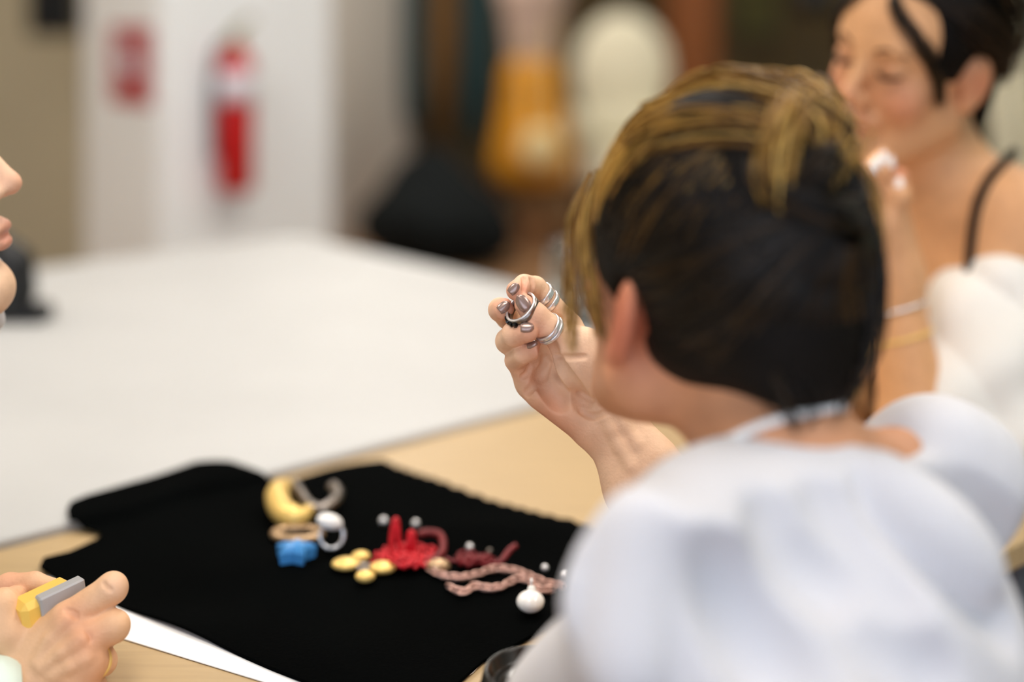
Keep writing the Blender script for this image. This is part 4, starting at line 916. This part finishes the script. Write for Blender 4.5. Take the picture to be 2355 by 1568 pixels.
# her jewellery
e = HC2+R2@np.array((.079, -.002, -.064)); t = thing('earring', e, 'small pearl earring of the woman in the black top', 'earring'); mk('pearl', *ball(e, .0072, 12, 8), M['white_gem'], t); mk('hook', *tube([e+V3(0, 0, .005), e+V3(0, 0, .016)], .0012, 6), M['silver'], t)
wd = wL2-eL2
for k, (f_, m_, lb) in enumerate(((-.03, 'silver', 'thin silver bracelet on the raised wrist at the right'), (-.06, 'gold', 'thin gold bracelet below the silver one on the raised wrist'))):
    p = wL2+nrm(wd)*f_; o = mk('bracelet', *tube([p+frame(wd)@np.array(((.030+.001*k)*math.cos(a), (.030+.001*k)*math.sin(a), .004*math.sin(a))) for a in np.linspace(0, 6.283, 40, endpoint=False)], .0018, 6, closed=True), M[m_]); tag(o, lb, 'bracelet')

# ================================================================== person at the left edge: profile and the hands with the yellow box
dN = 1.15; tip = at(50, 424, dN); f3 = nrm(V3(.96, .10, .20)); ux = nrm(np.cross(f3, (0, 0, 1))); R3 = np.array((ux, f3, np.cross(ux, f3))).T
HC3 = tip-R3@np.array((0, .117, -.035))
w3 = thing('person', (HC3[0]-.16, HC3[1]-.06, 0), 'person at the left edge in a pale mint shirt holding a yellow box', 'person')
S = SDF(.0028); nb3 = HC3+V3(-.09, -.02, -.17); T3 = head(S, HC3, R3, 1.0, neck=nb3, nr=.054)
ch3 = HC3+V3(-.17, -.06, -.34); sR3 = ch3+V3(.02, -.17, .10); sL3 = ch3+V3(.06, .19, .10)
wr3 = at(28, 1612, 1.045); eR3 = wr3+V3(-.20, -.10, .02)
wl3 = at(-130, 1400, 1.16); eL3 = wl3+V3(-.20, .05, .03)
S.cone(nb3, ch3, .06, .11, k=.05).cone(ch3, ch3+V3(-.04, -.02, -.3), .11, .12, k=.05).cone(ch3+V3(0, 0, .08), sR3, .05, .05, k=.04).cone(ch3+V3(0, 0, .08), sL3, .05, .05, k=.04)
S.path([sR3, eR3, wr3], [.046, .036, .026], k=.02).path([sL3, eL3, wl3], [.046, .036, .026], k=.02)
S.build(); VA, FA = S.mesh(2); cA = tint(VA, SK, face_tint(T3))
S = SDF(.001); D3 = 1.055
def lp(px, py, dz=0.): return at(px, py, D3+dz/1000.)
S.cone(wr3, lp(45, 1585, 0), .026, .024, k=.012)
MC = dict(index=(155, 1425, -2), middle=(192, 1470, -10), ring=(205, 1520, -12), little=(185, 1570, -10))
for k, p in MC.items(): S.cone(lp(45, 1585, 4), lp(*p), .0205, .0125, k=.014)
S.cone(lp(60, 1560, 14), lp(60, 1460, 8), .018, .014, k=.014); S.cone(lp(40, 1540, 12), lp(130, 1450, 8), .018, .014, k=.014)
S.path([lp(*MC['index']), lp(258, 1352, 4), lp(248, 1358, 26), lp(225, 1372, 36)], [.0125, .0110, .0095, .0080], k=.004)
S.path([lp(*MC['middle']), lp(262, 1440, -4), lp(250, 1452, 20), lp(222, 1440, 32)], [.0125, .0112, .0098, .0082], k=.004)
S.path([lp(*MC['ring']), lp(236, 1520, 4), lp(225, 1510, 24), lp(200, 1490, 32)], [.0120, .0100, .0090, .0080], k=.004)
S.path([lp(*MC['little']), lp(215, 1580, 4), lp(205, 1565, 22), lp(185, 1545, 28)], [.0105, .0090, .0082, .0070], k=.004)
S.path([lp(50, 1530, 14), lp(18, 1450, 2), lp(5, 1395, 6), lp(32, 1375, 26)], [.016, .0135, .0115, .009], k=.008)
# other hand: palm off frame, one finger along the back of the box
S.path([lp(-110, 1420, 60), lp(-40, 1385, 52)], [.026, .020], k=.012)
for k in range(4): S.path([lp(-45, 1375+26*k, 50-3*k), lp(20, 1350+26*k, 46), lp(78, 1343+26*k, 40+4*k), lp(118, 1350+24*k, 38+6*k)], [.011, .0102, .0088, .007], k=.003)
S.path([lp(-70, 1430, 40), lp(-30, 1440, 22), lp(-4, 1425, 14)], [.014, .012, .009], k=.006); S.cone(wl3, lp(-100, 1415, 60), .025, .025, k=.012)
S.build()
def crease3(pts, r=.0007, k=.002):
    P = []
    for p in spl(np.array([(x, y, 0.) for x, y in pts]), 8*len(pts)):
        q, n = S.hit(p[0], p[1])
        if q is not None: P.append(q+n*.0005)
    for i in range(len(P)-1):
        if np.linalg.norm(P[i+1]-P[i]) < .006: S.cone(P[i], P[i+1], r, r, k, sub=True)
crease3([(238, 1340), (246, 1350), (256, 1358)]); crease3([(150, 1402), (165, 1406), (178, 1414)]); crease3([(152, 1412), (166, 1416), (178, 1422)]); crease3([(196, 1452), (204, 1462), (208, 1474)])
def ridge3(pts, r=.0026):
    P = [S.hit(x, y) for x, y in pts]; P = [p-n*.0016 for p, n in P if p is not None]
    for i in range(len(P)-1): S.cone(P[i], P[i+1], r, r, k=.006)
ridge3([(185, 1468), (140, 1500), (95, 1535)]); ridge3([(200, 1515), (160, 1535), (120, 1556)], .0022); ridge3([(150, 1428), (110, 1470), (80, 1520)], .0022)
VB, FB = S.mesh(2); kn = sr(224, 148, 112)
cB = tint(VB, sr(230, 182, 140), [(lp(160, 1412, -12), .014, kn, .5), (lp(200, 1465, -20), .014, kn, .5), (lp(270, 1345, -6), .013, sr(236, 190, 160), .5), (lp(225, 1540, -15), .02, kn, .4), (lp(20, 1350, 40), .02, sr(226, 150, 122), .5)])
body3 = mk('body', np.vstack([VA, VB]), np.vstack([FA, FB+len(VA)]), M['skin'], w3, col=np.vstack([cA, cB]))
p = lp(222, 1520, -4); band('finger_ring', p, lp(236, 1520, 4)-lp(*MC['ring']), .0112, .0013, .0030, M['gold'], 'gold ring on the hand holding the yellow box')
S = SDF(.005); S.cone(ch3+V3(0, 0, .06), ch3+V3(-.04, -.02, -.3), .125, .14, k=.06).cone(ch3+V3(0, 0, .09), sR3, .062, .066, k=.05).cone(ch3+V3(0, 0, .09), sL3, .062, .066, k=.05).path([sR3, eR3, eR3+(wr3-eR3)*.93], [.066, .052, .036], k=.03).path([sL3, eL3, eL3+(wl3-eL3)*.9], [.066, .052, .036], k=.03)
S.build(); S.disp(lambda x, y, z: .003*np.sin(x*60+z*40+2*np.sin(y*22))); mk('shirt', *S.mesh(2), M['mint'], w3)
mk('cuff', *lathe([(.030, -.014), (.033, -.014), (.034, 0), (.033, .014), (.030, .014)], 28, frame(wr3-eR3), wr3-nrm(wr3-eR3)*.012, closed=True), M['mint'], w3)
S = SDF(.005); S.ell(HC3+R3@V3(0, -.016, .028), (.084, .101, .094), R3).ell(HC3+R3@V3(0, .10, -.035), (.085, .075, .10), R3, .012, True).ell(HC3+R3@V3(0, -.02, -.12), (.1, .11, .07), R3, .02, True).build(); mk('hair', *S.mesh(1), M['hair_base'], w3)
locks([(0, .07, .10), (.0, .0, .125), (.0, -.07, .09), (.0, -.105, .02), (0, -.10, -.05)], 300, .024, 'hair_dark', 'hair_strands', parent=w3, Rm=R3, Cm=HC3)
S = SDF(.004)
for zc, rr, tb, ox in ((1.030, .074, .028, .012), (1.000, .078, .030, .004)):                         # loose cowl round the neck
    cc = V3(HC3[0]-.010+ox, HC3[1]-.005, zc); ring_ = [cc+V3(rr*math.cos(a), rr*math.sin(a), -.03*(1-math.cos(a))*-.5) for a in np.linspace(0, 6.283, 17)]
    S.path(ring_, [tb]*17, k=.012)
S.build().disp(lambda x, y, z: .003*np.sin(z*150+3*np.sin((x+y)*25))); mk('collar', *S.mesh(), M['shirt'], w3)
hip3 = ch3+V3(-.05, -.04, 0); lower_body(w3, hip3, UH); stool(hip3, 'round wooden stool under the person in mint')
# yellow box with a frosted cover, gripped between the hands
bx = nrm(lp(160, 1372, 34)-lp(60, 1420, 10)); by = nrm(np.cross(V3(0, 0, 1), bx)); bz = np.cross(bx, by); RBx = np.array((bx, by, bz)).T
bcn = lp(104, 1394, 15)
t = thing('small_box', bcn-bz*.014, 'small yellow box with a frosted cover held in the hands at left', 'box')
mk('box_body', *boxg(bcn, (.044, .024, .026), RBx, bev=.0045), M['yellow_box'], t, smooth=False)
mk('cover', *boxg(bcn+bx*.009-by*.010+bz*.0005, (.036, .010, .028), RBx, bev=.0012), M['film'], t, smooth=False)
